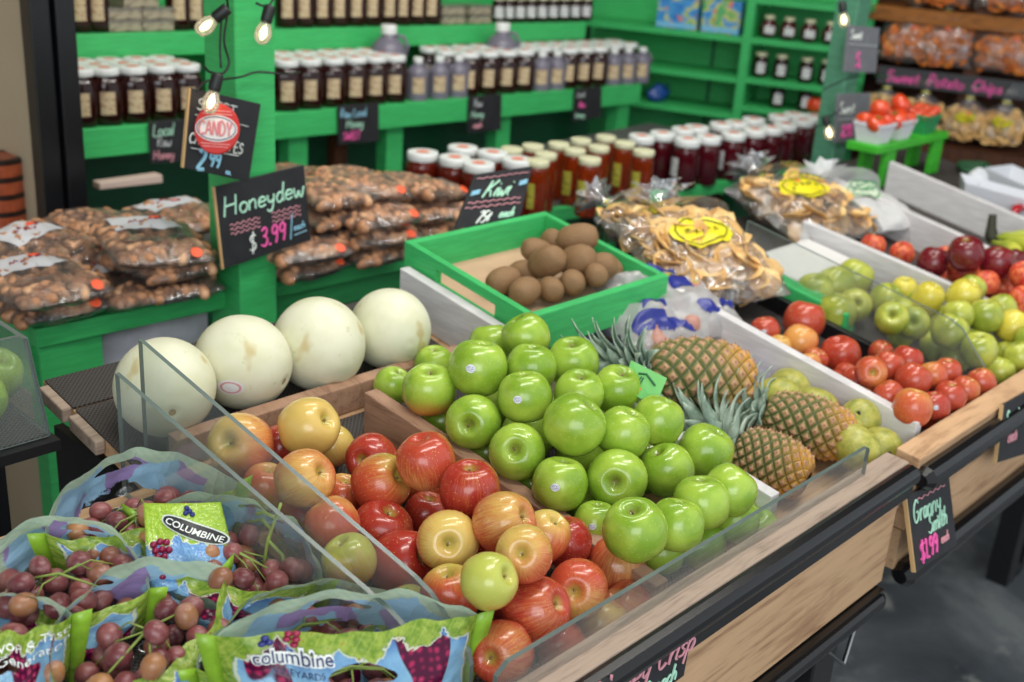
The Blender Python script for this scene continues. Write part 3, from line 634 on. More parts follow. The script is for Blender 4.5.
# ================================================================ chalk lettering: strokes on a unit-high grid
G = {'H': (.8, [[(0, 0), (.05, 1)], [(.62, 0), (.62, 1)], [(.03, .5), (.62, .55)]]), 'o': (.5, [[(.22, .5), (.05, .4), (.02, .2), (.12, .02), (.3, 0), (.42, .18), (.4, .38), (.22, .5)]]),
'n': (.5, [[(.02, .5), (.03, 0)], [(.03, .35), (.2, .5), (.35, .4), (.38, 0)]]), 'e': (.5, [[(.04, .25), (.4, .3), (.32, .48), (.15, .48), (.03, .3), (.06, .08), (.22, 0), (.42, .08)]]),
'y': (.5, [[(.02, .5), (.06, .2), (.2, .12), (.36, .22)], [(.4, .5), (.36, .1), (.3, -.25), (.12, -.35), (.02, -.22)]]), 'd': (.5, [[(.36, .42), (.18, .5), (.03, .3), (.08, .05), (.25, 0), (.38, .18)], [(.42, 1), (.38, .3), (.46, 0)]]),
'w': (.65, [[(0, .5), (.06, .08), (.16, 0), (.28, .3), (.36, .02), (.48, 0), (.58, .5)]]), '$': (.6, [[(.45, .85), (.25, .92), (.06, .75), (.15, .55), (.4, .42), (.45, .2), (.25, .06), (.03, .15)], [(.28, 1.1), (.24, -.12)]]),
'3': (.55, [[(.05, .85), (.25, 1), (.42, .85), (.36, .62), (.18, .54), (.4, .45), (.45, .2), (.25, 0), (.02, .12)]]), '.': (.22, [[(.08, .02), (.1, .05)]]),
'9': (.55, [[(.4, .75), (.25, 1), (.06, .85), (.06, .6), (.22, .5), (.4, .7), (.42, .9)], [(.42, .9), (.4, .4), (.3, 0)]]), '/': (.4, [[(.3, 1.15), (.05, -.2)]]),
'a': (.48, [[(.35, .42), (.18, .5), (.03, .28), (.1, .02), (.28, .1), (.36, .42)], [(.36, .5), (.36, .1), (.46, 0)]]), 'c': (.42, [[(.36, .42), (.2, .5), (.04, .3), (.08, .06), (.22, 0), (.38, .1)]]),
'h': (.5, [[(.05, 1), (.03, 0)], [(.03, .3), (.2, .5), (.34, .4), (.38, 0)]]), 'S': (.6, [[(.45, .85), (.25, 1), (.06, .82), (.14, .58), (.4, .45), (.46, .2), (.25, 0), (.02, .12)]]),
'W': (.85, [[(0, 1), (.15, 0), (.36, .7), (.55, 0), (.75, 1)]]), 'E': (.55, [[(.42, 1), (.04, 1), (.02, 0), (.44, .02)], [(.03, .52), (.36, .54)]]), 'T': (.6, [[(0, 1), (.54, 1.0)], [(.27, 1), (.26, 0)]]),
'C': (.62, [[(.5, .82), (.3, 1), (.07, .75), (.03, .35), (.2, .02), (.5, .15)]]), 'A': (.62, [[(0, 0), (.26, 1), (.52, 0)], [(.1, .38), (.42, .38)]]), 'N': (.62, [[(.02, 0), (.04, 1), (.46, 0), (.48, 1)]]),
'L': (.5, [[(.04, 1), (.03, 0), (.42, .02)]]), 'O': (.65, [[(.26, 1), (.06, .75), (.04, .3), (.24, 0), (.48, .25), (.5, .72), (.26, 1)]]), 'U': (.6, [[(.03, 1), (.05, .25), (.22, 0), (.42, .2), (.46, 1)]]),
'P': (.55, [[(.03, 0), (.05, 1), (.35, .98), (.45, .75), (.33, .52), (.05, .48)]]), 's': (.42, [[(.34, .44), (.18, .5), (.07, .38), (.3, .2), (.26, .03), (.02, .04)]]), '2': (.55, [[(.04, .8), (.22, 1), (.42, .85), (.38, .55), (.03, .02), (.46, .03)]]),
'K': (.65, [[(.06, 1), (.02, 0)], [(.52, 1), (.08, .45), (.3, .4), (.55, .0)]]), 'i': (.22, [[(.08, .5), (.06, .08), (.16, 0)], [(.1, .74), (.11, .78)]]), '7': (.5, [[(.02, .95), (.42, 1), (.15, 0)]]), '5': (.52, [[(.42, 1), (.1, .98), (.06, .58), (.3, .6), (.44, .35), (.3, .04), (.02, .08)]]),
'¢': (.42, [[(.34, .62), (.18, .7), (.05, .5), (.1, .26), (.3, .25)], [(.24, .85), (.16, .1)]]), 'r': (.36, [[(.03, .5), (.05, 0)], [(.05, .3), (.16, .48), (.32, .46)]]), 'p': (.5, [[(.03, .5), (.04, -.4)], [(.04, .4), (.22, .5), (.4, .32), (.3, .04), (.05, .1)]]),
'G': (.66, [[(.5, .82), (.3, 1), (.06, .75), (.04, .3), (.24, 0), (.5, .18), (.5, .45), (.3, .44)]]), 'm': (.72, [[(.02, .5), (.03, 0)], [(.03, .35), (.17, .5), (.3, .4), (.31, 0)], [(.31, .35), (.46, .5), (.6, .4), (.62, 0)]]), 't': (.38, [[(.15, .85), (.12, .1), (.28, .02)], [(0, .55), (.32, .57)]]),
'1': (.3, [[(.02, .8), (.16, 1), (.14, 0)]]), 'l': (.2, [[(.08, 1), (.06, .1), (.14, 0)]]), 'b': (.5, [[(.05, 1), (.04, .02)], [(.04, .38), (.22, .5), (.4, .3), (.28, .02), (.05, .08)]]), 'u': (.5, [[(.03, .5), (.06, .08), (.22, 0), (.36, .15)], [(.38, .5), (.38, .06), (.46, 0)]]),
'k': (.48, [[(.04, 1), (.03, 0)], [(.38, .5), (.06, .24), (.4, 0)]]), 'B': (.56, [[(.03, 0), (.04, 1), (.32, .97), (.4, .75), (.3, .54), (.05, .52), (.36, .48), (.46, .24), (.32, .02), (.03, 0)]]), 'M': (.75, [[(.02, 0), (.06, 1), (.3, .35), (.56, 1), (.6, 0)]]),
'I': (.2, [[(.07, 1), (.07, 0)]]), 'V': (.6, [[(.02, 1), (.26, 0), (.5, 1)]]), 'Y': (.58, [[(.02, 1), (.25, .5), (.48, 1)], [(.25, .5), (.25, 0)]]), 'R': (.58, [[(.03, 0), (.05, 1), (.35, .97), (.42, .74), (.3, .52), (.05, .5), (.46, 0)]]), 'D': (.6, [[(.03, 0), (.04, 1), (.28, .95), (.48, .6), (.42, .2), (.22, .02), (.03, 0)]]),
'F': (.52, [[(.44, 1), (.04, 1), (.03, 0)], [(.03, .52), (.36, .53)]]), 'v': (.45, [[(.02, .5), (.18, 0), (.38, .5)]]), '&': (.6, [[(.5, .02), (.1, .7), (.2, .95), (.34, .8), (.04, .25), (.14, .02), (.3, .05), (.5, .4)]]), 'f': (.38, [[(.34, .95), (.18, .95), (.12, .7), (.1, 0)], [(0, .52), (.28, .54)]]), ' ': (.35, [])}
def fine(pl):
    if len(pl) < 3: return pl
    P = [pl[0]]+pl+[pl[-1]]; out = []
    for i in range(1, len(P)-2):
        for k in range(4):
            t = k/4; a, b, c, d = P[i-1], P[i], P[i+1], P[i+2]
            out.append(tuple(.5*((2*b[j])+(-a[j]+c[j])*t+(2*a[j]-5*b[j]+4*c[j]-d[j])*t*t+(-a[j]+3*b[j]-3*c[j]+d[j])*t**3) for j in (0, 1)))
    out.append(pl[-1]); return out
def textw(s, h, sp=1.0): return sum(G[c][0]*h*sp for c in s)
def writing(mb, s, x, y, h, F, r, slant=.1, sp=1.0, mi=0, wob=.0):   # F(x, y) -> 3D point on the board
    for c in s:
        wd, st = G[c]; dy = random.uniform(-wob, wob)*h
        for pl in st:
            pts = [F(x+(px+slant*py)*h*sp*.95, y+py*h+dy) for px, py in fine(pl)]
            if len(pts) == 2 and (pts[0]-pts[1]).length < r: mb.ell(pts[0], r*1.3, 6, 4, mi)
            else: mb.tube(pts, r, 5, mi)
        x += wd*h*sp
    return x
def wavy(mb, x0, x1, y, amp, n, F, r, mi=0):
    mb.tube([F(x0+(x1-x0)*k/(n*6), y+amp*math.sin(k/6*2*math.pi)) for k in range(n*6+1)], r, 5, mi)
CH = {k: plain('chalk_'+k, v, .9) for k, v in dict(white=rgb(226, 232, 226), mint=rgb(178, 226, 200), pink=rgb(236, 150, 190), hot=rgb(238, 96, 170), blue=rgb(150, 205, 228), rose=rgb(214, 150, 160), grey=rgb(190, 196, 196)).items()}
SLATE = plain('slate_board', rgb(34, 34, 38), .6, .25, 40); SLATEG = plain('grey_board', rgb(120, 122, 128), .6, .1, 40); SIGNW = plain('sign_edge_wood', rgb(196, 160, 110), .6)
def board(name, corners, label, mat=None, th=.005, edge=True):
    """a thin board through four corners (top left, top right, bottom right, bottom left)"""
    tl, tr, br_, bl = [Vector(c) for c in corners]; n = (tr-tl).cross(bl-tl).normalized()
    if n.dot(dirto(tl)) < 0: n = -n
    mb = MB(); mb.hexa([bl-n*th, br_-n*th, br_, bl, tl-n*th, tr-n*th, tr, tl], 0)
    o = mb.build(name, [mat or SLATE], bevel=.0008); tag(o, label, 'sign')
    def F(u, v, off=.0006): return (bl*(1-u)+br_*u)*(1-v)+(tl*(1-u)+tr*u)*v+n*off
    if edge:
        e = MB(); e.hexa([bl-n*th, bl-n*th+(bl-br_).normalized()*.003, bl+(bl-br_).normalized()*.003, bl, tl-n*th, tl-n*th+(tl-tr).normalized()*.003, tl+(tl-tr).normalized()*.003, tl]); e.build('edge', SIGNW, o)
    return o, F
def ink(name, o, F, parts):                    # parts: list of callables drawing in one colour
    for col, fn in parts:
        mb = MB(); fn(mb); mb.build(name, CH[col], o)

# ---------------------------------------------------------------- pineapples
def _pine():
    t = NT('pineapple_skin'); uv = t.coord('UV'); s = t.sep(uv); co = t.coord(); ob = t.sep(co)
    U = t.math('MULTIPLY', s[0], 11.0); V = t.math('MULTIPLY', s[1], 7.0)
    a = t.math('ABSOLUTE', t.math('SUBTRACT', t.math('FRACT', t.math('ADD', U, V)), .5)); b = t.math('ABSOLUTE', t.math('SUBTRACT', t.math('FRACT', t.math('ADD', t.math('SUBTRACT', U, V), 20.0)), .5))
    e = t.math('MAXIMUM', a, b)               # 0 in the middle of an eye, .5 along the grooves
    n = t.noise(co, 60, 4, .7)
    ripe = t.smooth(t.math('MULTIPLY_ADD', s[1], -1.0, t.math('MULTIPLY_ADD', t.noise(co, 14, 2, .5), .6, .25)), .05, .55)
    rim = t.mix(ripe, rgb(112, 112, 58), rgb(206, 148, 56)); mid = t.mix(n, rgb(150, 112, 84), rgb(206, 160, 120))
    c = t.mix(t.smooth(e, .36, .2), rim, mid); c = t.mix(t.smooth(e, .41, .48), c, t.mix(ripe, rgb(66, 78, 42), rgb(136, 108, 50)))
    c = t.mix(t.math('MULTIPLY', t.smooth(e, .11, .05), .8), c, rgb(120, 86, 60))
    t.bs(color=c, rough=.55); t.bump(n, .0015, .5); return t.m
PINE = _pine()
def _leaf():
    t = NT('pineapple_leaf'); co = t.coord(); n = t.noise(co, 40, 3, .6)
    t.bs(color=t.ramp(n, [(.35, rgb(110, 136, 120)), (.65, rgb(176, 192, 174))]), rough=.5); return t.m
PLEAF = _leaf()
def pineapple(base, top, r, lab, tagcard=None):
    base, top = Vector(base), Vector(top); ax = (top-base); L = ax.length; q = ax.normalized().to_track_quat('Z', 'Y')
    root = empty('pineapple', base); root.rotation_mode = 'XYZ'; root.rotation_euler = q.to_euler(); tag(root, lab, 'pineapple', 'pineapples')
    nu, nv = 132, 84; mb = MB()
    def prof(v): return r*(.30+.70*math.sin(math.pi*min(1, (v*.94+.03)))**.42)*(1.0-.08*v) if 0 < v < 1 else r*.28
    def P(u, v):
        a = 2*math.pi*u; U = u*11; V = v*7
        A = abs((U+V) % 1-.5); B = abs((U-V) % 1-.5); e = max(A, B)
        d = .0055*(1-(e/.5)**3)+(.0035*(1-e/.1) if e < .1 else 0)
        rr = prof(v)+d*min(1, math.sin(math.pi*v)*4+.1)
        return Vector((rr*math.cos(a), rr*math.sin(a), L*v))
    mb.grid(P, nu, nv); mb.build('fruit_body', PINE, root, smooth=True)
    mb = MB(); rnd = random.Random(int(L*1e5))
    for k in range(64):
        a = k*2.39996; f = k/64; ln = .035+.07*(f**.6)*rnd.uniform(.8, 1.15); tilt = 1.25-1.15*f**.8; w_ = .0125+.003*(1-f)
        pts = []
        for j in range(7):
            s_ = j/6; ang = tilt*(1-.15*s_)+.55*s_*s_*(1-f*.6)
            rad = .012*(1-f)+ln*s_*math.sin(min(ang, 1.6)); z = .005+.035*f+ln*s_*math.cos(min(ang, 1.75))
            pts.append((rad, z))
        vs = []; fs = []
        for j, (rad, z) in enumerate(pts):
            ww = w_*(1-(j/6)**1.7)+.0004; c_, s2 = math.cos(a), math.sin(a)
            for q_ in (-1, 0, 1):
                vs.append((rad*c_-q_*ww*s2, rad*s2+q_*ww*c_, L-.006+z+(.003*abs(q_)*(1-j/6))))
        for j in range(6):
            b0 = j*3; fs += [(b0, b0+1, b0+4, b0+3), (b0+1, b0+2, b0+5, b0+4)]
        mb.add(vs, fs)
    c = mb.build('leaf_crown', PLEAF, root, smooth=True); s_ = c.modifiers.new('thick', 'SOLIDIFY'); s_.thickness = .0012
    return root
def px_pine(bpx, tpx, rpx, h, lab):            # blossom end, crown end, half width in the frame
    b = at_pl(bpx[0], bpx[1], h); t_ = at_pl(tpx[0], tpx[1], h); r = rpx*((b+t_)/2-CAM).dot(FW)/FPX
    return pineapple(b, t_, r*.93, lab)
px_pine((750, 382), (648, 371), 40, .075, 'largest pineapple with an orange-ripe base and a spread grey-green crown')
px_pine((808, 480), (738, 446), 30, .040, 'nearest pineapple, behind the end of the clear front guard')
px_pine((853, 440), (765, 411), 30, .050, 'pineapple lying behind the nearest one, beside the mangoes')
# card on the leaves of the big pineapple
o, F = board('pineapple_tag', [at_pl(631, 360, .150), at_pl(667, 378, .150), at_pl(655, 407, .125), at_pl(622, 388, .125)], 'small bright green and orange card tucked against the big pineapple', plain('tag_green', rgb(110, 186, 104), .4), th=.001, edge=False)
mb = MB(); mb.add([F(0, 0, .001), F(.45, 0, .001), F(.5, .3, .001), F(.0, .45, .001)], [(0, 1, 2, 3)]); mb.build('orange_patch', plain('tag_orange', rgb(226, 120, 60), .4), o)
mb = MB(); writing(mb, 'll', .35, .35, .3, lambda x, y: F(x, y, .001), .001); mb.tube([F(.3, .7, .001), F(.5, .8, .001), F(.8, .6, .001)], .0014, 5); mb.build('printed_leaves', plain('tag_dark', rgb(24, 92, 52), .5), o)

# ---------------------------------------------------------------- kiwi tray
TX0, TX1, TY0, TY1, TH0, TH1 = 1.105, 1.418, .965, 1.228, .045, .100
tr_ = empty('kiwi_tray', (1.26, 1.1, plz(1.1, TH0))); tag(tr_, 'green wooden tray with a hand slot holding the kiwi fruit', 'tray')
part(MB().hexa(sloped(TX0+.004, TX1-.004, TY0+.004, TY1-.004, TH0, TH0+.006)), 'tray_bottom', BOXW, tr_)
part(MB().hexa(sloped(TX0+.012, TX1-.012, TY0+.012, TY1-.012, TH0+.0065, TH0+.0085)), 'cardboard_liner', plain('cardboard', rgb(190, 158, 128), .8, .12, 14), tr_)
part(MB().hexa(sloped(TX0, TX1, TY0, TY0+.012, TH0, TH1)), 'tray_side', GREEN, tr_, bevel=.0015)
part(MB().hexa(sloped(TX0, TX1, TY1-.012, TY1, TH0, TH1)), 'tray_side', GREEN, tr_, bevel=.0015)
part(MB().hexa(sloped(TX1-.012, TX1, TY0+.012, TY1-.012, TH0, TH1)), 'tray_side', GREEN, tr_, bevel=.0015)
mb = MB(); ya_, yb_ = TY0+.07, TY1-.07
for a, b, c, d in ((TY0+.012, ya_, TH0, TH1), (yb_, TY1-.012, TH0, TH1), (ya_, yb_, TH0, TH0+.018), (ya_, yb_, TH1-.014, TH1)): mb.hexa(sloped(TX0, TX0+.012, a, b, c, d))
part(mb, 'slotted_side', GREEN, tr_)
# tissue sheets lying in the fruit bin
def sheet(name, px, py, h, w_, d_, rz, mat, lab, cat='paper', amp=.006, seed=0):
    c = at_pl(px, py, h); mb = MB(); cs, sn = math.cos(rz), math.sin(rz)
    def P(u, v):
        x = (u-.5)*w_; y = (v-.5)*d_; X = c.x+x*cs-y*sn; Y = c.y+x*sn+y*cs
        return Vector((X, Y, plz(Y, h)+amp*(noise.noise(Vector((u*4+seed, v*4, seed)))+.6*abs(noise.noise(Vector((u*9, v*9+seed, 1)))))))
    mb.grid(P, 24, 24); o = mb.build(name, mat, smooth=True); s_ = o.modifiers.new('thick', 'SOLIDIFY'); s_.thickness = .0008; return tag(o, lab, cat)
TIS = plain('lavender_tissue', rgb(150, 142, 186), .8, .15, 20)
sheet('tissue_paper', 768, 396, .008, .10, .16, .3, TIS, 'lavender tissue paper under the mangoes', seed=3, amp=.012)
def _pc():
    t = NT('printed_carton'); n = t.noise(t.mapping(t.coord('UV'), (6, 12, 1)), 2, 3, .6); t.bs(color=t.ramp(n, [(.42, rgb(190, 196, 204)), (.5, rgb(66, 96, 170)), (.62, rgb(150, 126, 104))], 'CONSTANT'), rough=.6); return t.m
sheet('printed_carton', 575, 352, .006, .16, .16, .1, _pc(), 'blue printed carton sheet in front of the kiwi tray', 'carton', seed=8)
# ================================================================ bags of grapes
def _film_art():
    t = NT('printed_grape_bag'); uv = t.coord('UV'); s = t.sep(uv); S, T = s[0], s[1]
    geo = t.node('ShaderNodeNewGeometry'); back = t.math('SUBTRACT', 1.0, geo.outputs['Backfacing']); oi = t.node('ShaderNodeObjectInfo').outputs['Random']
    cv = t.node('ShaderNodeCombineXYZ'); t.link(S, cv.inputs[0]); t.link(t.math('MULTIPLY', T, .75), cv.inputs[1]); t.link(t.math('MULTIPLY', oi, 13.0), cv.inputs[2]); P = cv.outputs[0]
    n = t.noise(P, 7, 4, .65); n2 = t.noise(P, 26, 3, .6)
    lobes = t.math('ABSOLUTE', t.math('SINE', t.math('MULTIPLY', S, 15.0)))
    edge = t.math('ADD', t.math('MULTIPLY_ADD', lobes, .10, .04), t.math('ADD', t.math('MULTIPLY_ADD', n, .22, -.11), t.math('MULTIPLY_ADD', n2, .07, -.035)))
    side = t.math('MINIMUM', S, t.math('SUBTRACT', 1.0, S))           # distance from the side seams
    sidew = t.math('MULTIPLY_ADD', n, .08, .0)
    d1 = t.math('SUBTRACT', edge, T); d2 = t.math('SUBTRACT', sidew, side); dl = t.math('MAXIMUM', d1, d2)   # > 0 on the leaves
    leaf = t.mix(t.smooth(n2, .3, .7), rgb(116, 156, 48), rgb(180, 204, 88)); leaf = t.mix(t.smooth(n2, .66, .72), leaf, rgb(176, 120, 60))
    vein = t.math('ABSOLUTE', t.math('SINE', t.math('ADD', t.math('MULTIPLY', S, 60.0), t.math('MULTIPLY', T, 30.0)))); leaf = t.mix(t.math('MULTIPLY', t.smooth(vein, .16, .04), .5), leaf, rgb(206, 220, 120))
    blue = t.mix(t.smooth(t.math('ADD', T, t.math('MULTIPLY', n, .5)), .2, .55), rgb(70, 120, 200), rgb(150, 204, 238))
    vo = t.node('ShaderNodeTexVoronoi'); vo.inputs['Scale'].default_value = 26; vo.inputs['Randomness'].default_value = .35; t.link(P, vo.inputs['Vector'])
    gm = t.noise(t.mapping(P, (1, .6, 1), loc=(4, 2, 0)), 5, 1, .4); gmask = t.smooth(gm, .565, .585)
    grape = t.mix(t.smooth(vo.outputs['Distance'], .15, .5), rgb(196, 44, 100), rgb(92, 14, 60)); grape = t.mix(t.smooth(vo.outputs['Distance'], .10, .05), grape, rgb(240, 160, 190))
    col = t.mix(gmask, blue, grape); col = t.mix(t.smooth(dl, -.004, .004), col, leaf)
    outl = t.math('SUBTRACT', 1.0, t.smooth(t.math('ABSOLUTE', t.math('ADD', dl, .008)), .004, .009)); col = t.mix(outl, col, rgb(226, 232, 206))
    # the print seen through from behind is paler
    inner = t.mix(t.smooth(t.math('ADD', dl, .05), -.004, .004), t.mix(gmask, rgb(170, 212, 244), rgb(176, 152, 210)), t.mix(vein, rgb(194, 222, 198), rgb(206, 228, 204)))
    col = t.mix(back, col, inner)
    # clear window in the middle and an oval hand hole
    wnd = t.smooth(t.math('ADD', t.math('ADD', T, t.math('MULTIPLY', side, .35)), t.math('MULTIPLY_ADD', n, .3, -.15)), .60, .62)
    hx = t.math('DIVIDE', t.math('SUBTRACT', S, .5), .13); hy = t.math('DIVIDE', t.math('SUBTRACT', T, t.math('MULTIPLY_ADD', t.math('MULTIPLY', hx, hx), .03, .20)), .05)
    hd = t.math('SQRT', t.math('ADD', t.math('MULTIPLY', hx, hx), t.math('MULTIPLY', hy, hy))); hole = t.smooth(hd, 1.04, 1.0)
    t.bs(color=col, rough=.25, spec=.5); t.bump(t.noise(P, 9, 3, .6), .006, .5)
    tl = t.node('ShaderNodeBsdfTranslucent'); t.link(col, tl.inputs[0]); m0 = t.node('ShaderNodeMixShader'); m0.inputs[0].default_value = .35; t.link(t.b.outputs[0], m0.inputs[1]); t.link(tl.outputs[0], m0.inputs[2])
    tr = t.node('ShaderNodeBsdfTransparent'); gl = t.node('ShaderNodeBsdfGlossy'); gl.inputs['Roughness'].default_value = .12
    lw = t.node('ShaderNodeLayerWeight'); lw.inputs[0].default_value = .25
    mc = t.node('ShaderNodeMixShader'); t.link(t.math('MULTIPLY_ADD', lw.outputs['Fresnel'], .6, .04), mc.inputs[0]); t.link(tr.outputs[0], mc.inputs[1]); t.link(gl.outputs[0], mc.inputs[2])
    m1 = t.node('ShaderNodeMixShader'); t.link(wnd, m1.inputs[0]); t.link(m0.outputs[0], m1.inputs[1]); t.link(mc.outputs[0], m1.inputs[2])
    m2 = t.node('ShaderNodeMixShader'); tr2 = t.node('ShaderNodeBsdfTransparent'); t.link(hole, m2.inputs[0]); t.link(m1.outputs[0], m2.inputs[1]); t.link(tr2.outputs[0], m2.inputs[2])
    t.link(m2.outputs[0], t.out.inputs[0]); return t.m
BAGART = _film_art()
SEAM = plain('leaf_green_seam', rgb(136, 178, 52), .3, .25, 60)
def _grape():
    t = NT('red_grape_skin'); co = t.coord(); oi = t.node('ShaderNodeObjectInfo').outputs['Random']; n = t.noise(co, 90, 3, .6)
    c = t.mix(oi, rgb(146, 82, 80), rgb(88, 34, 46)); c = t.mix(t.smooth(oi, .75, .95), c, rgb(168, 120, 76)); c = t.mix(t.math('MULTIPLY', t.smooth(n, .4, .8), .55), c, rgb(186, 140, 140))
    t.bs(color=c, rough=.34, sss=.2); t.b.inputs['Subsurface Radius'].default_value = (.006, .003, .002); return t.m
GRAPE = _grape(); GSTEM = plain('grape_stem_green', rgb(132, 150, 72), .6, .2, 100)
gproto = MB().lathe(smoothprof([(0, -.0115), (.004, -.0112), (.0085, -.007), (.0102, 0), (.0088, .0065), (.0045, .0105), (0, .0112)], 3), 16, caps=False).build('grape', GRAPE, smooth=True)
def textobj(s, size, F, mats, parent, name, off=.0008, ext=.0003, center=True):
    """printed lettering laid on a surface F(x, y, lift)"""
    c = bpy.data.curves.new('lettering', 'FONT'); c.body = s; c.size = size; c.extrude = 0; c.offset = off
    if center: c.align_x = 'CENTER'
    o = bpy.data.objects.new('lettering', c); COL.objects.link(o); dg = bpy.context.evaluated_depsgraph_get()
    me = bpy.data.meshes.new_from_object(o.evaluated_get(dg)); bpy.data.objects.remove(o)
    for v in me.vertices: v.co = F(v.co.x, v.co.y, ext)
    me.materials.clear(); me.materials.append(mats); r = bpy.data.objects.new(name, me); COL.objects.link(r); r.parent = parent; return r
def grape_bag(Lp, Rp, h, ff, fb, arch, drop, lab, n=26, seed=0, text=None, gx=.36, lo=0.0, leaf=True, hb=None):
    """Lp, Rp: mouth corners; ff / fb: how far the mouth opens towards / away from the viewer; arch: rise of the back rim; drop: sag of the front rim"""
    hb = h if hb is None else hb
    Lc, Rc = at_pl(Lp[0], Lp[1], h), at_pl(Rp[0], Rp[1], hb); mid = (Lc+Rc)/2; ax = (Rc-Lc); W = ax.length; ax.normalize()
    B = Vector((-ax.y, ax.x, 0)).normalized()                          # away from the viewer
    if B.dot(mid-CAM) < 0: B = -B
    Z = Vector((0, 0, 1)); rnd = random.Random(seed)
    base = Vector((mid.x, mid.y, plz(mid.y, .004)+lo)); root = empty('grape_bag', base); tag(root, lab, 'bag', 'bags of red grapes')
    def wr(a, b, c): return noise.noise(Vector((a*3.1+seed*7, b*3.1, c)))
    def rim(s, k):                                                     # k = +1 back, -1 front
        q = 1-(2*s-1)**2; q2 = q**.7
        p = Lc.lerp(Rc, s)
        if k > 0: p = p+B*(fb*q2)+Z*(arch*q)
        else: p = p-B*(ff*q2)-Z*(drop*q2)
        p = p+B*(.010*wr(s*2, k, 5))*min(1, q*3)+Z*(.007*wr(s*2.4, k, 9))*min(1, q*3)
        return p
    def bot(s, k):
        q = 1-(2*s-1)**2; x = (s-.5)*W*.86
        return base+Vector((ax.x, ax.y, 0)).normalized()*x+B*(.035*q*k)
    def panel(s, t_, k):
        a, b = rim(s, k), bot(s, k); p = a.lerp(b, t_); q = 1-(2*s-1)**2
        p = p+B*k*(.034*math.sin(math.pi*min(1, t_*.95))*q**.6)
        p = p+B*(.010*wr(s*2.6, t_*2.2, 1+k)+.004*wr(s*9, t_*7, 3+k))*min(1, 4*q)*(.3+t_)
        z = plz(p.y, .0035)+lo
        if p.z < z: p.z = z
        return p
    for k, nm in ((-1, 'front_panel'), (1, 'back_panel')):
        mb = MB(); mb.grid((lambda u, v: panel(u, v, -1)-base) if k < 0 else (lambda u, v: panel(1-u, v, 1)-base), 40, 26)
        o = mb.build(nm, BAGART, root, smooth=True)
        if text and k == -1:
            F = lambda x, y, e: (panel(min(.99, max(.01, text[1]+x/W)), text[2]-y/.14, -1)-base)-B*(e+.0012)+Z*.0008
            if text[3] == 'logo':
                mb = MB(); pts = [F(.040*math.cos(a), .009+.0125*math.sin(a), .0006) for a in [2*math.pi*i/28 for i in range(28)]]; mb.add(pts, [tuple(range(28))]); mb.build('logo_oval', plain('logo_black', rgb(20, 24, 30), .4), o)
                textobj(text[0], .0165, F, plain('logo_white', rgb(236, 240, 236), .4), o, 'lettering', .0004, .0022)
            elif text[3] == 'plain':
                for i, ln in enumerate(text[0].split('\n')): textobj(ln, .012, lambda x, y, e, i=i: F(x, y-i*.013, e), plain('logo_white', rgb(236, 240, 236), .4), o, 'lettering', 0)
            else:
                textobj(text[0], .0150, F, plain('logo_outline', rgb(236, 240, 236), .4), o, 'lettering_outline', .0014, .0006)
                textobj(text[0], .0150, F, plain('logo_navy', rgb(30, 46, 96), .4), o, 'lettering', .0001, .0016)
                textobj('VINEYARDS', .0075, lambda x, y, e: F(x+.004, y-.010, e), plain('logo_navy', rgb(30, 46, 96), .4), o, 'lettering', 0)
                mb = MB()
                for i, (dx, dy, m_) in enumerate([(a_, b_*.72-.003, c_) for a_, b_, c_ in [(-.022, .026, 0), (-.016, .026, 0), (-.019, .031, 0), (-.002, .028, 1), (.005, .028, 1), (.0, .033, 1), (.006, .033, 1), (.003, .023, 1)]]): mb.ell(F(dx, dy, .001), (.0036, .0036, .002), 8, 5, m_)
                mb.build('printed_berries', [plain('berry_blue', rgb(40, 50, 120), .4), plain('berry_red', rgb(150, 30, 70), .4)], o, smooth=True)
    for s_, e in ((0.0, -1), (1.0, 1)):                                # heat-sealed side seams with a pointed ear at the mouth
        ring = []; mb = MB()
        for j in range(9):
            t_ = j/8*.9; p = panel(s_, t_, -1)-base; o_ = ax*e*(.008+.008*(1-j/8)); ring += [p, p+o_+Z*(.004 if j == 0 else 0)]
        mb.add(ring, [(2*j, 2*j+1, 2*j+3, 2*j+2) for j in range(8)])
        o = mb.build('side_seam', SEAM, root, smooth=True); s2 = o.modifiers.new('thick', 'SOLIDIFY'); s2.thickness = .0006
    # the fruit
    gb = empty('grape_bunch', base); tag(gb, 'bunch of red grapes inside the '+lab.split(',')[0].split(' with ')[0], 'grapes', 'grape bunches')
    its = []
    c = base-B*.002+Z*(.028)
    for i in range(n):
        x = rnd.uniform(-1, 1)*W*gx; y = rnd.uniform(-1, 1)*(.030+ff*.25); z = rnd.uniform(0, .048)*(1-.5*abs(x)/(W*gx))
        its.append(dict(p=c+ax*x+B*y+Z*z, r=.0103*rnd.uniform(.9, 1.12), w=1))
    for _ in range(30):
        for i, a in enumerate(its):
            for b in its[i+1:]:
                d = a['p']-b['p']; L = d.length; nd = (a['r']+b['r'])*.95
                if L < nd: a['p'] = a['p']+d*((nd-L)/max(L, 1e-5)*.5); b['p'] = b['p']-d*((nd-L)/max(L, 1e-5)*.5)
            z = plz(a['p'].y, .012)+lo+.002
            if a['p'].z < z: a['p'].z = z
    for it in its:
        g = gproto.copy(); COL.objects.link(g); g.parent = gb; g.location = it['p']-base; g.rotation_euler = (rnd.uniform(0, 3), rnd.uniform(0, 3), 0); g.scale = (it['r']/.0103,)*3
    mb = MB(); top = c+Z*.052
    for i in range(0, n, 7): mb.tube([top-base-Z*.01, (top.lerp(its[i]['p'], .5)+Z*.006)-base, its[i]['p']-base], [.0011, .0008, .0006], 5)
    mb.tube([c-ax*W*.25-base+Z*.03, top-base-Z*.008, c+ax*W*.22-base+Z*.035], [.0010, .0014, .0010], 6); mb.build('stem', GSTEM, gb, smooth=True)
    return root, gb
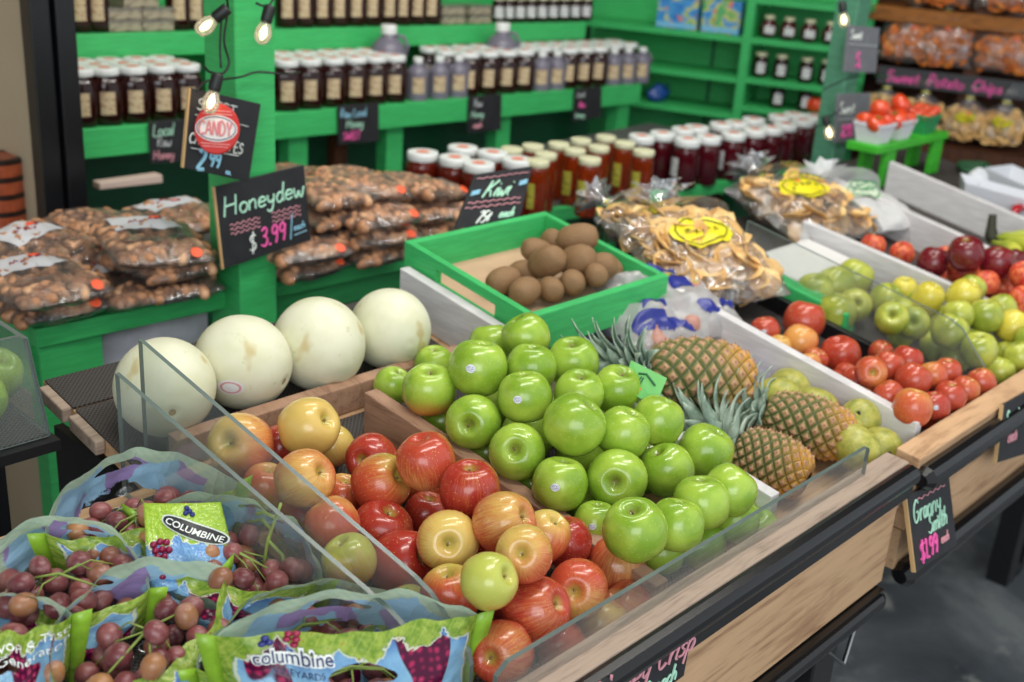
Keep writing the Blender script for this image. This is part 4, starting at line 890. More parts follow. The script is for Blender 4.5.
grape_bag((45, 533), (238, 482), .076, .025, .05, .036, .01, 'grape bag furthest back, its arched back rim against the clear guard', 30, 1, gx=.34)
B1 = grape_bag((136, 512), (322, 578), .075, .045, .05, .02, .012, 'grape bag behind the clear guard with a black oval logo', 34, 2)
grape_bag((-32, 566), (150, 588), .07, .032, .055, .030, .012, 'grape bag at the left edge with an open hand hole in its arched rim', 26, 3)
grape_bag((58, 688), (222, 566), .080, .035, .05, .028, .02, 'grape bag at the bottom left centre, heaped with loose red grapes', 30, 4)
grape_bag((196, 668), (394, 594), .07, .025, .04, .02, .015, 'grape bag squeezed between its neighbours, with a pointed green ear', 26, 5)
grape_bag((216, 636), (477, 614), .115, .022, .03, .014, -.010, 'frontmost large grape bag with blue lettering and leaf border', 30, 6, ('columbine', .25, .155, 'name'))
grape_bag((-75, 625), (72, 614), .085, .022, .03, .005, .0, 'grape bag in the bottom left corner with white italic lettering', 22, 7, ('Flavor & Taste\nof Generations', .70, .12, 'plain'))
bpy.data.objects.remove(gproto)
mb = MB(); st0 = at_pl(262, 555, .07)
for pxs in ([(262, 575, .05), (268, 540, .085), (281, 503, .12)], [(268, 540, .085), (282, 555, .07), (285, 572, .055)], [(272, 530, .095), (262, 520, .09), (248, 522, .08)], [(275, 518, .11), (264, 512, .105), (256, 514, .10)]):
    mb.tube([at_pl(*q) for q in pxs], [.0016, .0018, .0015], 6)
o = mb.build('stem', GSTEM, B1[1], smooth=True); o.matrix_parent_inverse = Matrix.Translation(-B1[1].location)

# the folded-over front corner of the logo bag, its print towards the viewer
def _flap():
    t = NT('logo_flap_print'); uv = t.coord('UV'); s = t.sep(uv); n = t.noise(t.mapping(uv, (5, 5, 1)), 1.2, 3, .6); n2 = t.noise(uv, 22, 3, .6)
    leaf = t.mix(n2, rgb(112, 160, 40), rgb(190, 214, 80)); d = t.math('ADD', s[1], t.math('MULTIPLY_ADD', n, .5, -.25))
    c = t.mix(t.smooth(d, .52, .54), t.mix(n, rgb(60, 110, 190), rgb(150, 200, 232)), leaf)
    c = t.mix(t.math('SUBTRACT', 1.0, t.smooth(t.math('ABSOLUTE', t.math('SUBTRACT', d, .53)), .008, .02)), c, rgb(226, 232, 206)); t.bs(color=c, rough=.22); t.bump(n, .01, .4); return t.m
o_ = B1[0].location
c00, c10, c11, c01 = at_pl(150, 592, .055)-o_, at_pl(238, 578, .055)-o_, at_pl(221, 502, .10)-o_, at_pl(143, 503, .098)-o_
nf = -FW
def FP(u, v, e=0.0):
    p = (c00*(1-u)+c10*u)*(1-v)+(c01*(1-u)+c11*u)*v
    return p+nf*(.010*math.sin(math.pi*u)*(1-v*.5)+.004*math.sin(9*u+4*v)*(1-v)+e)
mb = MB(); mb.grid(lambda u, v: FP(u, v), 20, 16); fl = mb.build('printed_flap', _flap(), B1[0], smooth=True); s_ = fl.modifiers.new('thick', 'SOLIDIFY'); s_.thickness = .0006
W_, H_ = (c11-c01).length, (c01-c00).length; ca, sa_ = math.cos(-.52), math.sin(-.52)
def FL(x, y, e): X, Y = x*ca-y*sa_, x*sa_+y*ca; return FP(.62+X/W_, .66+Y/H_, e+.0014)
mb = MB()
for rx, ry, e, mi_ in ((.0305, .0088, .0, 0), (.029, .0075, .0005, 1)): mb.add([FL(0, 0, e)]+[FL(rx*q_*math.copysign(abs(math.cos(a))**.7, math.cos(a)), ry*q_*math.copysign(abs(math.sin(a))**.8, math.sin(a)), e) for q_ in (.5, 1) for a in [2*math.pi*i/32 for i in range(32)]], [(0, 1+i, 1+(i+1) % 32) for i in range(32)]+[(1+i, 33+i, 33+(i+1) % 32, 1+(i+1) % 32) for i in range(32)], mi_)
mb.build('logo_oval', [plain('logo_rim', rgb(210, 220, 210), .4), plain('logo_black', rgb(20, 24, 30), .4)], fl)
textobj('COLUMBINE', .0094, lambda x, y, e: FL(x, y-.0033, e+.001), plain('logo_white', rgb(236, 240, 236), .4), fl, 'lettering', .0001)
mb = MB()
for i, (u, v) in enumerate([(.10, .52), (.18, .55), (.26, .54), (.12, .45), (.20, .46), (.28, .45), (.14, .38), (.22, .38), (.16, .31), (.24, .31), (.17, .24), (.24, .23), (.19, .17)]): mb.ell(FP(u, v, .0012), .0034, 10, 6)
mb.build('printed_grapes', plain('printed_grape_red', rgb(140, 24, 66), .25), fl, smooth=True)
mb = MB()
for (u, v) in [(.55, .88), (.60, .90), (.57, .94), (.63, .86)]: mb.ell(FP(u, v, .001), .0026, 8, 5)
mb.build('printed_berries', plain('berry_blue', rgb(40, 50, 120), .4), fl, smooth=True)
# ================================================================ green shelving behind
ZT = .86
def zl(x): return 1.0-.0155*(x-1.09)
def zu(x): return 1.160-.0125*(x-1.1)
bt = empty('shelf_table', (1.0, 1.8, 0)); tag(bt, 'green table carrying the pecan bags and the jars', 'table')
def slabx(x0, x1, y0, y1, z0, z1): return [(x0, y0, z0), (x1, y0, z0), (x1, y1, z0), (x0, y1, z0), (x0, y0, z1), (x1, y0, z1), (x1, y1, z1), (x0, y1, z1)]
# top: left part from x .69, the jar part reaching to the right; the front edge drifts slightly with the boards
TOPM = plain('grey_table_top', rgb(84, 84, 84), .6, .2, 12)
part(MB().hexa([(.69, 1.575, ZT-.02), (1.60, 1.54, ZT-.02), (1.60, 2.02, ZT-.02), (.69, 1.95, ZT-.02), (.69, 1.575, ZT-.001), (1.60, 1.54, ZT-.001), (1.60, 2.02, ZT-.001), (.69, 1.95, ZT-.001)]), 'table_top', TOPM, bt)
part(MB().hexa([(1.60, 1.64, ZT-.02), (2.95, 1.52, ZT-.02), (2.95, 2.15, ZT-.02), (1.60, 2.02, ZT-.02), (1.60, 1.64, ZT-.001), (2.95, 1.52, ZT-.001), (2.95, 2.15, ZT-.001), (1.60, 2.02, ZT-.001)]), 'table_top', TOPM, bt)
def ebeam(xa, ya, xb, yb, z0, z1, th=.02): return [(xa, ya, z0), (xb, yb, z0), (xb, yb+th, z0), (xa, ya+th, z0), (xa, ya, z1), (xb, yb, z1), (xb, yb+th, z1), (xa, ya+th, z1)]
part(MB().hexa(ebeam(.686, 1.555, 1.60, 1.522, ZT-.028, ZT+.002)), 'front_edge', GREEN, bt, bevel=.002)
part(MB().hexa(ebeam(1.60, 1.620, 2.95, 1.500, ZT-.028, ZT+.002)), 'front_edge', GREEN, bt, bevel=.002)
part(MB().box((.686, 1.575, ZT-.11), (.70, 1.95, ZT+.001)), 'side_board', GREEN, bt)
part(MB().box((1.06, 1.572, ZT-.085), (1.55, 1.588, ZT-.03)), 'apron', GREEN, bt)
part(MB().box((.69, 1.560, .02), (.79, 1.60, ZT-.03)), 'leg', GREEN, bt, bevel=.002)
part(MB().box((1.165, 1.59, .02), (1.265, 1.63, ZT-.03)), 'leg', GREEND, bt, bevel=.002)
part(MB().box((2.6, 1.59, .02), (2.7, 1.63, ZT-.03)), 'leg', GREEND, bt, bevel=.002)
o = MB().hexa([(.775, 1.60, .64), (1.0, 1.60, .64), (1.0, 1.603, .64), (.775, 1.603, .64), (.775, 1.60, ZT-.035), (1.0, 1.60, ZT-.035), (1.0, 1.603, ZT-.035), (.775, 1.603, ZT-.035)]).build('marbled_panel', plain('grey_marbling', rgb(206, 200, 212), .5, .35, 14))
tag(o, 'grey marbled sheet hanging under the pecan table edge', 'panel')
# two-step shelf unit at the back
bs = empty('jar_shelf', (1.9, 2.3, ZT)); tag(bs, 'long green two-step shelf lined with honey jars', 'shelf')
def sb(x0, x1, y0, y1, zf, d0, d1):            # board following the shelf line
    return [(x0, y0, zf(x0)+d0), (x1, y0, zf(x1)+d0), (x1, y1, zf(x1)+d0), (x0, y1, zf(x0)+d0), (x0, y0, zf(x0)+d1), (x1, y0, zf(x1)+d1), (x1, y1, zf(x1)+d1), (x0, y1, zf(x0)+d1)]
part(MB().hexa(sb(.99, 2.955, 2.22, 2.58, zl, -.018, -.001)), 'shelf_board', GREEN, bs)
part(MB().hexa(sb(.99, 2.955, 2.20, 2.22, zl, -.060, 0)), 'front_board', GREEN, bs, bevel=.002)
part(MB().hexa(sb(1.0, 2.90, 2.42, 2.60, zu, -.018, -.001)), 'shelf_board', GREEN, bs)
part(MB().hexa(sb(1.0, 2.90, 2.40, 2.42, zu, -.052, 0)), 'front_board', GREEN, bs, bevel=.002)
part(MB().box((1.0, 2.585, .87), (2.955, 2.60, 1.45)), 'back_board', GREEN, bs)
part(MB().box((.99, 2.40, .2), (2.955, 2.415, .935)), 'lower_back_board', GREEND, bs)
for x in (1.02, 1.625, 1.93, 2.335):
    part(MB().box((x, 2.225, 0), (x+.055, 2.265, .965)), 'upright', GREEN, bs)
part(MB().box((2.875, 2.221, 0), (2.93, 2.265, .952)), 'upright', GREEN, bs)
part(MB().box((1.79, 2.26, 0), (1.83, 2.29, .955)), 'upright', DARKW, bs)
# far corner shelving, turned a little towards the viewer
UO = Vector((3.12, 2.55, 0)); UU = Vector((.34, -.94, 0)).normalized(); UN = Vector((-.94, -.34, 0)).normalized()
us = empty('corner_shelf', UO+UU*.5); tag(us, 'green corner shelving with small preserve jars and picture boxes', 'shelf')
def ub(s0, s1, d0, d1, z0, z1):
    p = [UO+UU*s+UN*(-d)+Vector((0, 0, z)) for z in (z0, z1) for s, d in ((s0, d0), (s1, d0), (s1, d1), (s0, d1))]; return [tuple(q) for q in p]
def us_at(px, py): q = at_pn(px, py, UO, UN); return (q-UO).dot(UU), q.z
s740 = us_at(743, 60)[0]; s785 = us_at(785, 60)[0]
shz = [us_at(740, 37)[1], us_at(740, 78)[1], us_at(740, 115)[1]]
sh2 = [us_at(800, 2)[1], us_at(800, 43)[1], us_at(800, 84)[1], us_at(800, 113)[1]]
for z in shz: part(MB().hexa(ub(-.05, s740, -.0, .2, z-.018, z)), 'shelf_board', GREEN, us)
SE = us_at(846, 60)[0]+.04
for z in sh2: part(MB().hexa(ub(s740, SE, -.0, .2, z-.018, z)), 'shelf_board', GREEN, us)
part(MB().hexa(ub(s740-.01, s740+.018, -.004, .2, .6, 1.5)), 'upright', GREEN, us)
part(MB().hexa(ub(-.08, SE, .2, .215, .6, 1.5)), 'back_board', GREEN, us)
part(MB().hexa(ub(us_at(698, 60)[0]-.004, us_at(698, 60)[0]+.004, .19, .2, .6, 1.5)), 'back_batten', GREEND, us)

# ---------------------------------------------------------------- jars
def _label(name, a, b):
    t = NT(name); co = t.coord(); s = t.sep(co); n = t.noise(t.mapping(co, (90, 90, 260)), 1, 2, .5)
    t.bs(color=t.mix(t.smooth(n, .55, .62), a, b), rough=.6); return t.m
HONEYD = plain('dark_honey_glass', rgb(44, 9, 7), .05, 0, coat=.4, trans=.3, ior=1.35)
HONEYA = plain('amber_honey_glass', rgb(190, 74, 30), .05, 0, coat=.4, trans=.75, ior=1.3)
JAMG = plain('dark_jam_glass', rgb(74, 12, 22), .07, 0, coat=.4, trans=.15, ior=1.35)
LIDW = plain('white_lid', rgb(226, 228, 226), .35); LIDC = plain('cream_lid', rgb(214, 212, 176), .4)
LABT = _label('tan_label', rgb(196, 176, 140), rgb(150, 110, 84)); LABG = _label('yellow_green_label', rgb(176, 170, 60), rgb(90, 100, 40)); LABW = _label('white_label', rgb(206, 206, 206), rgb(130, 130, 140))
GREYP = plain('frosted_grey_plastic', rgb(112, 108, 122), .35); ORDOT = plain('lid_print', rgb(222, 120, 90), .6)
def jarproto(kind):
    root = empty('jar_proto'); k = []
    def P(mb, nm, mt): k.append(mb.build(nm, mt, root, smooth=True)); return k[-1]
    def lid(r, z0, z1, mt, dot=True):
        P(MB().lathe([(r, z0), (r*1.04, z0+.002), (r*1.04, z1-.002), (r, z1), (r*.92, z1), (0, z1-.0006)], 20, caps=False), 'lid', mt)
        if dot: P(MB().lathe([(r*.45, z1+.0002), (0, z1+.0003)], 12, caps=False), 'lid_print', ORDOT)
    def lab(rx, w, z0, z1, mt, sq=False):
        mb = MB(); N = 8; a0 = math.radians(-90)-w/2
        vs = [(rx*math.cos(a0+w*i/N), rx*math.sin(a0+w*i/N), z) for z in (z0, z1) for i in range(N+1)]; mb.add(vs, [(i, i+1, N+2+i, N+1+i) for i in range(N)]); P(mb, 'label', mt)
    if kind == 'honey':                      # squarish queenline jar
        sqf = lambda a, z: 1/max(abs(math.cos(a)), abs(math.sin(a)))**.35
        P(MB().lathe([(0, 0), (.026, 0), (.029, .004), (.0295, .03), (.0295, .085), (.027, .098), (.023, .104), (.023, .110)], 24, lobes=sqf, caps=False), 'glass', HONEYD); lid(.0255, .108, .124, LIDW); lab(.0305, 1.25, .025, .075, LABT)
    if kind == 'slim':
        P(MB().lathe([(0, 0), (.025, 0), (.0275, .003), (.0275, .118), (.026, .126), (.024, .130)], 24, caps=False, lobes=lambda a, z: 1+.015*math.cos(10*a)), 'glass', HONEYA); lid(.0265, .128, .143, LIDC, False); lab(.0285, .9, .03, .09, LABG)
    if kind == 'wide':
        P(MB().lathe([(0, 0), (.034, 0), (.037, .004), (.037, .095), (.034, .108), (.030, .113)], 24, caps=False), 'glass', plain('red_honey_glass', rgb(120, 34, 18), .06, 0, coat=.4, trans=.5, ior=1.3)); lid(.033, .112, .130, LIDW); lab(.038, .9, .03, .075, LABW)
    if kind == 'jam':
        P(MB().lathe([(0, 0), (.030, 0), (.034, .004), (.034, .092), (.031, .102), (.028, .107)], 24, caps=False, lobes=lambda a, z: 1+.02*math.cos(8*a)), 'glass', JAMG); lid(.032, .106, .126, LIDW); lab(.0352, .9, .03, .078, LABW)
    if kind == 'jug':
        P(MB().lathe(smoothprof([(0, 0), (.026, 0), (.029, .006), (.029, .06), (.026, .078), (.012, .092), (.011, .098)], 3), 20, caps=False), 'bottle_body', GREYP); lid(.0125, .096, .110, LIDW, False); lab(.0298, 1.1, .02, .062, LABT)
        mb = MB(); mb.tube([(.010, 0, .094), (.024, 0, .092), (.031, 0, .078), (.029, 0, .062)], .003, 6); P(mb, 'handle', GREYP)
    if kind == 'small':
        P(MB().lathe([(0, 0), (.019, 0), (.0225, .004), (.0225, .05), (.018, .062), (.016, .066)], 20, caps=False), 'glass', HONEYD); lid(.0175, .065, .076, LIDC, False); lab(.0233, 1.2, .014, .046, LABW)
    if kind == 'round':
        P(MB().lathe([(0, 0), (.015, 0), (.024, .010), (.027, .026), (.024, .044), (.014, .054), (.014, .058)], 20, caps=False), 'glass', JAMG); lid(.0155, .057, .068, LIDC, False); lab(.0278, 1.2, .014, .038, LABW)
    return root, k
JP = {k: jarproto(k) for k in ('honey', 'slim', 'wide', 'jam', 'jug', 'small', 'round')}
def jar(kind, x, y, z, lab, grp, s=1.0, rz=None, name='honey_jar', cat='jar'):
    root, k = JP[kind]; rz = math.atan2(-y, -x)+math.pi/2+.12 if rz is None else rz
    o = dupk(root, k, (x, y, z), (0, 0, rz), s); o.name = name; tag(o, lab, cat, grp); return o
frontrow = [(80, 'h'), (106, 'h'), (134, 'h'), (162, 'h'), (187, 'h'), (286, 'h'), (309, 'h'), (332, 'h'), (354, 'h'), (374, 'h'), (393, 'h'), (415, 'j'), (436, 'j'), (455, 'j'), (466.5, 'h'), (486, 'h'), (504, 'h'), (521, 'h'), (537, 'j'), (552, 'j'), (565, 'h'), (580, 'h'), (594, 'h'), (608, 'j'), (622, 'j'), (636, 'j')]
for i, (px, k) in enumerate(frontrow):
    x = at_y(px, 100, 2.245).x; side = 'left of the green post' if px < 200 else 'right of the green post'; n = i+1 if px < 200 else i-4
    if k == 'h': jar('honey', x, 2.245, zl(x), 'dark honey jar, %s in the shelf front row %s' % (ORD[min(20, n)] if n < 21 else 'last', side), 'honey jars in the front row', (1.13, 1.13, .93))
    else: jar('jug', x, 2.238, zl(x), 'grey syrup jug, %s in the shelf front row %s' % (ORD[min(20, n)] if n < 21 else 'last', side), 'grey syrup jugs', .98, name='syrup_jug', cat='jug')
    for j, y in enumerate((2.305, 2.365)):
        if k == 'h' or px > 440: jar('honey', x+.012, y, zl(x), 'honey jar in the %s row back, behind %s front-row place %s of post' % (('second', 'third')[j], ORD[min(20, n)] if n < 21 else 'last', side.split()[0]), 'honey jars in the rows behind', (1.1, 1.1, .91))
for px, w_ in ((396, 'left'), (509, 'right')):
    x = at_y(px, 50, 2.30).x; jar('jug', x, 2.33, zl(x)+.0, '%s tall grey syrup jug standing behind the front jars' % w_, 'tall grey syrup jugs', 1.62, name='syrup_jug', cat='jug')
for j, px in enumerate((79, 97, 178, 195, 286, 303, 321, 338, 355, 371, 388, 401, 416, 430)):
    x = at_y(px, 25, 2.45).x; jar('honey', x, 2.45, zu(x), 'tall honey bottle on the upper shelf, %s from the left' % ORD[j+1], 'honey bottles on the upper shelf', .98)
for j, px in enumerate((498, 508, 519, 530, 541, 552, 563, 574, 585)):
    x = at_y(px, 20, 2.45).x; jar('small', x, 2.45, zu(x), 'small honey jar at the right end of the upper shelf, %s from the left' % ORD[j+1], 'small honey jars on the upper shelf', 1.0)
HC = _label('honeycomb_box_print', rgb(160, 150, 128), rgb(106, 92, 78))
def comb(px, py, lab, w_=.085):
    p = at_y(px, py, 2.45); q = zu(p.x)+round((p.z-zu(p.x)-.012)/.026)*.026
    o = MB().box((-w_/2, -.04, 0), (w_/2, .04, .025)).build('comb_box', HC, bevel=.003); o.location = (p.x, 2.46, q); l = MB().box((-w_/2-.001, -.041, .019), (w_/2+.001, .041, .0258)).build('lid', FILM, o); tag(o, lab, 'box', 'honeycomb boxes')
for px, py, lab in [(120, 28, 'honeycomb box at the bottom left of the upper shelf stack'), (151, 28, 'honeycomb box at the bottom right of the upper shelf stack'), (120, 17, 'honeycomb box in the middle left of the upper shelf stack'), (151, 17, 'honeycomb box in the middle right of the upper shelf stack'), (135, 6, 'honeycomb box on top of the upper shelf stack'),
                    (447, 22, 'bottom left box of the comb stack beside the small jars'), (474, 22, 'bottom right box of the comb stack beside the small jars'), (447, 13, 'upper left box of the comb stack beside the small jars'), (474, 13, 'upper right box of the comb stack beside the small jars')]: comb(px, py, lab)
# jars on the low table
for j, (px, py) in enumerate([(533, 145), (546, 153), (559, 143), (575, 149), (590, 158), (581, 139), (599, 146), (606, 136), (625, 142), (644, 150), (512, 148), (538, 160)]):
    p = at_z(px, py, ZT+.126); jar('slim', p.x, p.y, ZT, 'slim amber honey jar with cream lid, %s along the honey group' % ORD[j+1], 'slim amber honey jars', .885, rz=math.atan2(-p.y, -p.x)+math.pi/2-.55)
for j, (px, py) in enumerate([(423, 149), (463, 144), (455, 154), (479, 160), (493, 149), (518, 156)]):
    p = at_z(px, py, ZT+.13); jar('wide', p.x, p.y, ZT, 'white-lidded wide honey jar behind the kiwi sign, %s of the group' % ORD[j+1], 'wide honey jars by the kiwi sign', .96, rz=1.2)
for j, (px, py) in enumerate([(642, 135), (663, 132), (684, 128), (697, 126), (688, 138), (709, 135.5), (722, 123), (737, 121.5), (754, 118), (734, 132), (755, 128.5), (772, 126.5), (786, 123), (780, 115), (795, 113), (803, 119), (814, 115)]):
    p = at_z(px, py, ZT+.120); jar('jam', p.x, p.y, ZT, 'dark red jam jar with white lid, %s from the left on the low table' % ORD[j+1], 'dark red jam jars', .95, rz=math.atan2(-p.y, -p.x)+math.pi/2-.95)
# corner shelf goods
def onshelf(px, zz, d=.05): s_, _z = us_at(px, 60); q = UO+UU*s_-UN*d; return (q.x, q.y, zz)
for j, (kind, px, row) in enumerate([('round', 761, 1), ('round', 781, 1), ('round', 802, 1), ('round', 824, 1), ('small', 758, 2), ('small', 779, 2), ('small', 805, 2), ('small', 826, 2), ('small', 780, 3), ('small', 809, 3)]):
    q = onshelf(px, sh2[row]); jar(kind, q[0], q[1], q[2], '%s preserve jar on the %s board of the corner shelf, %s from the left' % ('round' if kind == 'round' else 'small', ('', 'upper', 'middle', 'lower')[row], ORD[[1, 2, 3, 4, 1, 2, 3, 4, 1, 2][j]]), 'preserve jars on the corner shelf', 1.05, name='preserve_jar')
def _pic():
    t = NT('picture_box_print'); co = t.coord(); n = t.noise(co, 22, 3, .6); n2 = t.noise(co, 34, 2, .5)
    c = t.ramp(n, [(.3, rgb(40, 110, 190)), (.5, rgb(70, 150, 210)), (.56, rgb(210, 200, 90)), (.62, rgb(90, 170, 110))]); c = t.mix(t.smooth(n2, .62, .66), c, rgb(222, 120, 90)); t.bs(color=c, rough=.35); return t.m
PIC = _pic()
for px0, px1, lab in ((654, 695, 'left blue picture box on the top board of the corner shelf'), (700, 739, 'right blue picture box on the top board of the corner shelf')):
    s0, s1 = us_at(px0, 15)[0], us_at(px1, 15)[0]; o = MB().hexa(ub(s0, s1, .03, .09, shz[0], shz[0]+.105)).build('picture_box', PIC, bevel=.002); tag(o, lab, 'box', 'blue picture boxes')
    MB().hexa(ub(s0+.002, s1-.002, .028, .0302, shz[0]+.004, shz[0]+.02)).build('title_strip', plain('pale_blue_print', rgb(120, 180, 220), .4), o)
q = onshelf(658, shz[2]); mb = MB(); mb.ell((0, 0, .026), (.05, .03, .03), 20, 12)
for v in range(len(mb.v)):
    a = Vector(mb.v[v]); mb.v[v] = tuple(a*(1+.25*noise.noise(a*40)))
o = mb.build('plastic_bag', plain('blue_plastic', rgb(30, 70, 140), .3), smooth=True); o.location = q; MB().tube([(.03, 0, .04), (.045, .0, .055), (.055, 0, .05)], .004, 6).build('knot', plain('blue_plastic', rgb(30, 70, 140), .3), o); tag(o, 'crumpled blue plastic bag on the lowest corner shelf board', 'bag')
for r_, ks in JP.values():
    for k in ks: bpy.data.objects.remove(k)
    bpy.data.objects.remove(r_)
# ================================================================ pecans and chips in clear bags
PEC = NT('pecan_shell'); _c = PEC.coord(); _n = PEC.noise(_c, 30, 3, .6); PEC.bs(color=PEC.ramp(_n, [(.3, rgb(140, 92, 62)), (.5, rgb(188, 136, 98)), (.7, rgb(216, 170, 130))]), rough=.45); PEC = PEC.m
LBLW = plain('printed_label_white', rgb(206, 206, 210), .5); LBLR = plain('label_red_print', rgb(150, 34, 54), .5); ORG = plain('orange_price_sticker', rgb(240, 92, 50), .5)
def pillow(W, D, H, seed, u, v, top):          # one face of a stuffed bag
    x, y = 2*u-1, 2*v-1; q = max(0, (1-abs(x)**2.6)*(1-abs(y)**2.6))**.5
    w_ = noise.noise(Vector((x*2.5+seed, y*2.5, top*3)))*.16*H+noise.noise(Vector((x*7+seed, y*7, top*5)))*.07*H
    sx = 1-.05*abs(y)**3+.02*noise.noise(Vector((y*3, seed, 1))); sy = 1-.05*abs(x)**3+.02*noise.noise(Vector((x*3, seed, 4)))
    return Vector((x*W/2*sx, y*D/2*sy, top*(H*.5*q+w_*q)+H*.5+(.1*H*(abs(x)**4)*noise.noise(Vector((x, y*4, seed))))))
def nutbag(W, D, H, seed, label=True, dot=True):
    rnd = random.Random(seed); root = empty('bag_proto'); k = []
    mb = MB(); mb.grid(lambda u, v: pillow(W, D, H, seed, u, v, 1), 26, 26); mb.grid(lambda u, v: pillow(W, D, H, seed, 1-u, v, -1), 26, 26)
    k.append(mb.build('clear_wrapper', FILM, root, smooth=True))
    mb = MB()
    for i in range(120):
        u, v = rnd.uniform(.05, .95), rnd.uniform(.05, .95); top = pillow(W, D, H, seed, u, v, 1).z; bt_ = pillow(W, D, H, seed, u, v, -1).z
        L = .0175*rnd.uniform(.8, 1.15); r = .0092*rnd.uniform(.85, 1.1); p = pillow(W, D, H, seed, u, v, 1); z = (top-r*1.02) if i % 3 else rnd.uniform(bt_+r, max(bt_+r, top-r))
        M = Matrix.Rotation(rnd.uniform(0, 6.28), 3, 'Z') @ Matrix.Rotation(rnd.uniform(-.4, .4), 3, 'X')
        mb.ell((p.x, p.y, z), (r, L, r), 8, 6, M=M)
    o = mb.build('pecans', PEC, root, smooth=True); o['kind'] = 'stuff'; k.append(o)
    if label:
        mb = MB(); mb.grid(lambda u, v: pillow(W, D, H, seed, .15+.66*u, .50+.46*v, 1)+Vector((0, 0, .0012)), 14, 8); k.append(mb.build('label', LBLW, root, smooth=True))
        mb = MB()
        for i in range(7): c = pillow(W, D, H, seed, .34+.05*i, .68+.02*math.sin(i*2.3), 1)+Vector((0, 0, .002)); mb.tube([c+Vector((-.003, -.003, 0)), c+Vector((0, .004, 0)), c+Vector((.003, -.002, 0))], .0012, 4)
        k.append(mb.build('label_print', LBLR, root))
        mb = MB(); c = pillow(W, D, H, seed, .60, .74, 1)+Vector((0, 0, .002)); mb.ell(c, (.009, .006, .0008), 10, 4); k.append(mb.build('label_patch', ORG, root))
    if dot:
        c = pillow(W, D, H, seed, .80, .06, 1)+Vector((0, -.003, .001)); mb = MB(); M = Matrix.Rotation(math.radians(35), 3, 'X')
        mb.ell(c, (.0095, .0095, .0008), 14, 4, M=M); k.append(mb.build('price_sticker', ORG, root))
    return root, k
NB = [nutbag(.155, .185, .046, 11), nutbag(.150, .19, .05, 23), nutbag(.155, .18, .044, 37), nutbag(.15, .18, .044, 41, False), nutbag(.15, .18, .044, 53, False, False)]
def putbag(px, py, lay, kind, rz, lab, tx=0.0, ty=0.0, s=1.0):
    p = at_z(px, py, ZT+.036*lay+.03); r_, ks = NB[kind]; o = dupk(r_, ks, (p.x, p.y+.035, ZT+.036*lay+.002), (tx, ty, rz), s); o.name = 'pecan_bag'; tag(o, lab, 'bag', 'bags of pecans'); return o
for a in [(52, 302, 0, 3, .0, 'lower pecan bag of the front left stack, orange sticker on its corner', 0, 0), (50, 284, 1, 0, .05, 'upper pecan bag of the front left stack with a white label', .05, 0),
          (122, 288, 0, 0, .35, 'flat pecan bag in front with white label and orange sticker, second from left', .0, 0), (4, 292, 0, 2, -.1, 'pecan bag cut off by the left edge of the view', 0, 0),
          (55, 252, 1, 1, .35, 'pecan bag with tilted white label behind the front left stack', .1, -.05), (35, 262, 0, 4, .1, 'pecan bag under the tilted labelled one', 0, 0), (110, 226, 1, 3, .6, 'pecan bag lying crosswise at the back left of the pile', 0, .08),
          (105, 246, 0, 4, .4, 'pecan bag at the bottom of the back left pile', 0, 0), (172, 283, 0, 4, -.1, 'lowest pecan bag against the left side of the green post', 0, 0), (172, 262, 1, 4, .1, 'middle pecan bag against the left side of the green post', 0, 0),
          (162, 244, 2, 0, -.25, 'top pecan bag with large white label left of the green post', .08, .06), (192, 218, 1, 2, .1, 'labelled pecan bag furthest back left of the green post', 0, 0), (140, 262, 0, 4, .2, 'pecan bag filling the middle of the left pile', 0, 0),
          (300, 262, 0, 3, .1, 'lowest pecan bag right of the green post with an orange sticker', 0, 0), (305, 246, 1, 3, -.1, 'second pecan bag up, right of the post, with an orange sticker', 0, 0), (372, 249, 0, 4, .1, 'lowest pecan bag beside the kiwi tray corner', 0, 0),
          (335, 231, 1, 4, .2, 'second layer pecan bag in the middle right pile', 0, 0), (380, 231, 1, 3, -.2, 'second layer pecan bag beside the kiwi tray corner', 0, 0), (322, 213, 2, 4, .3, 'third layer pecan bag just right of the post', 0, 0),
          (378, 213, 2, 3, .0, 'third layer pecan bag towards the kiwi sign', 0, 0), (425, 226, 0, 4, .5, 'low pecan bag behind the kiwi sign', 0, 0), (432, 208, 1, 4, -.2, 'second layer pecan bag behind the kiwi sign', 0, 0), (330, 194, 3, 4, .15, 'top layer pecan bag right of the post, shiny wrapper', 0, .05),
          (370, 184, 3, 3, -.25, 'top layer pecan bag in the middle of the right pile', 0, .12), (428, 188, 2, 3, .2, 'top pecan bag nearest the white-lidded honey jars', 0, .15), (300, 180, 2, 4, .1, 'back pecan bag peeking over the pile by the post', 0, 0)]:
    putbag(a[0], a[1], a[2], a[3], a[4], a[5], a[6], a[7])
for r_, ks in NB:
    for k in ks: bpy.data.objects.remove(k)
    bpy.data.objects.remove(r_)
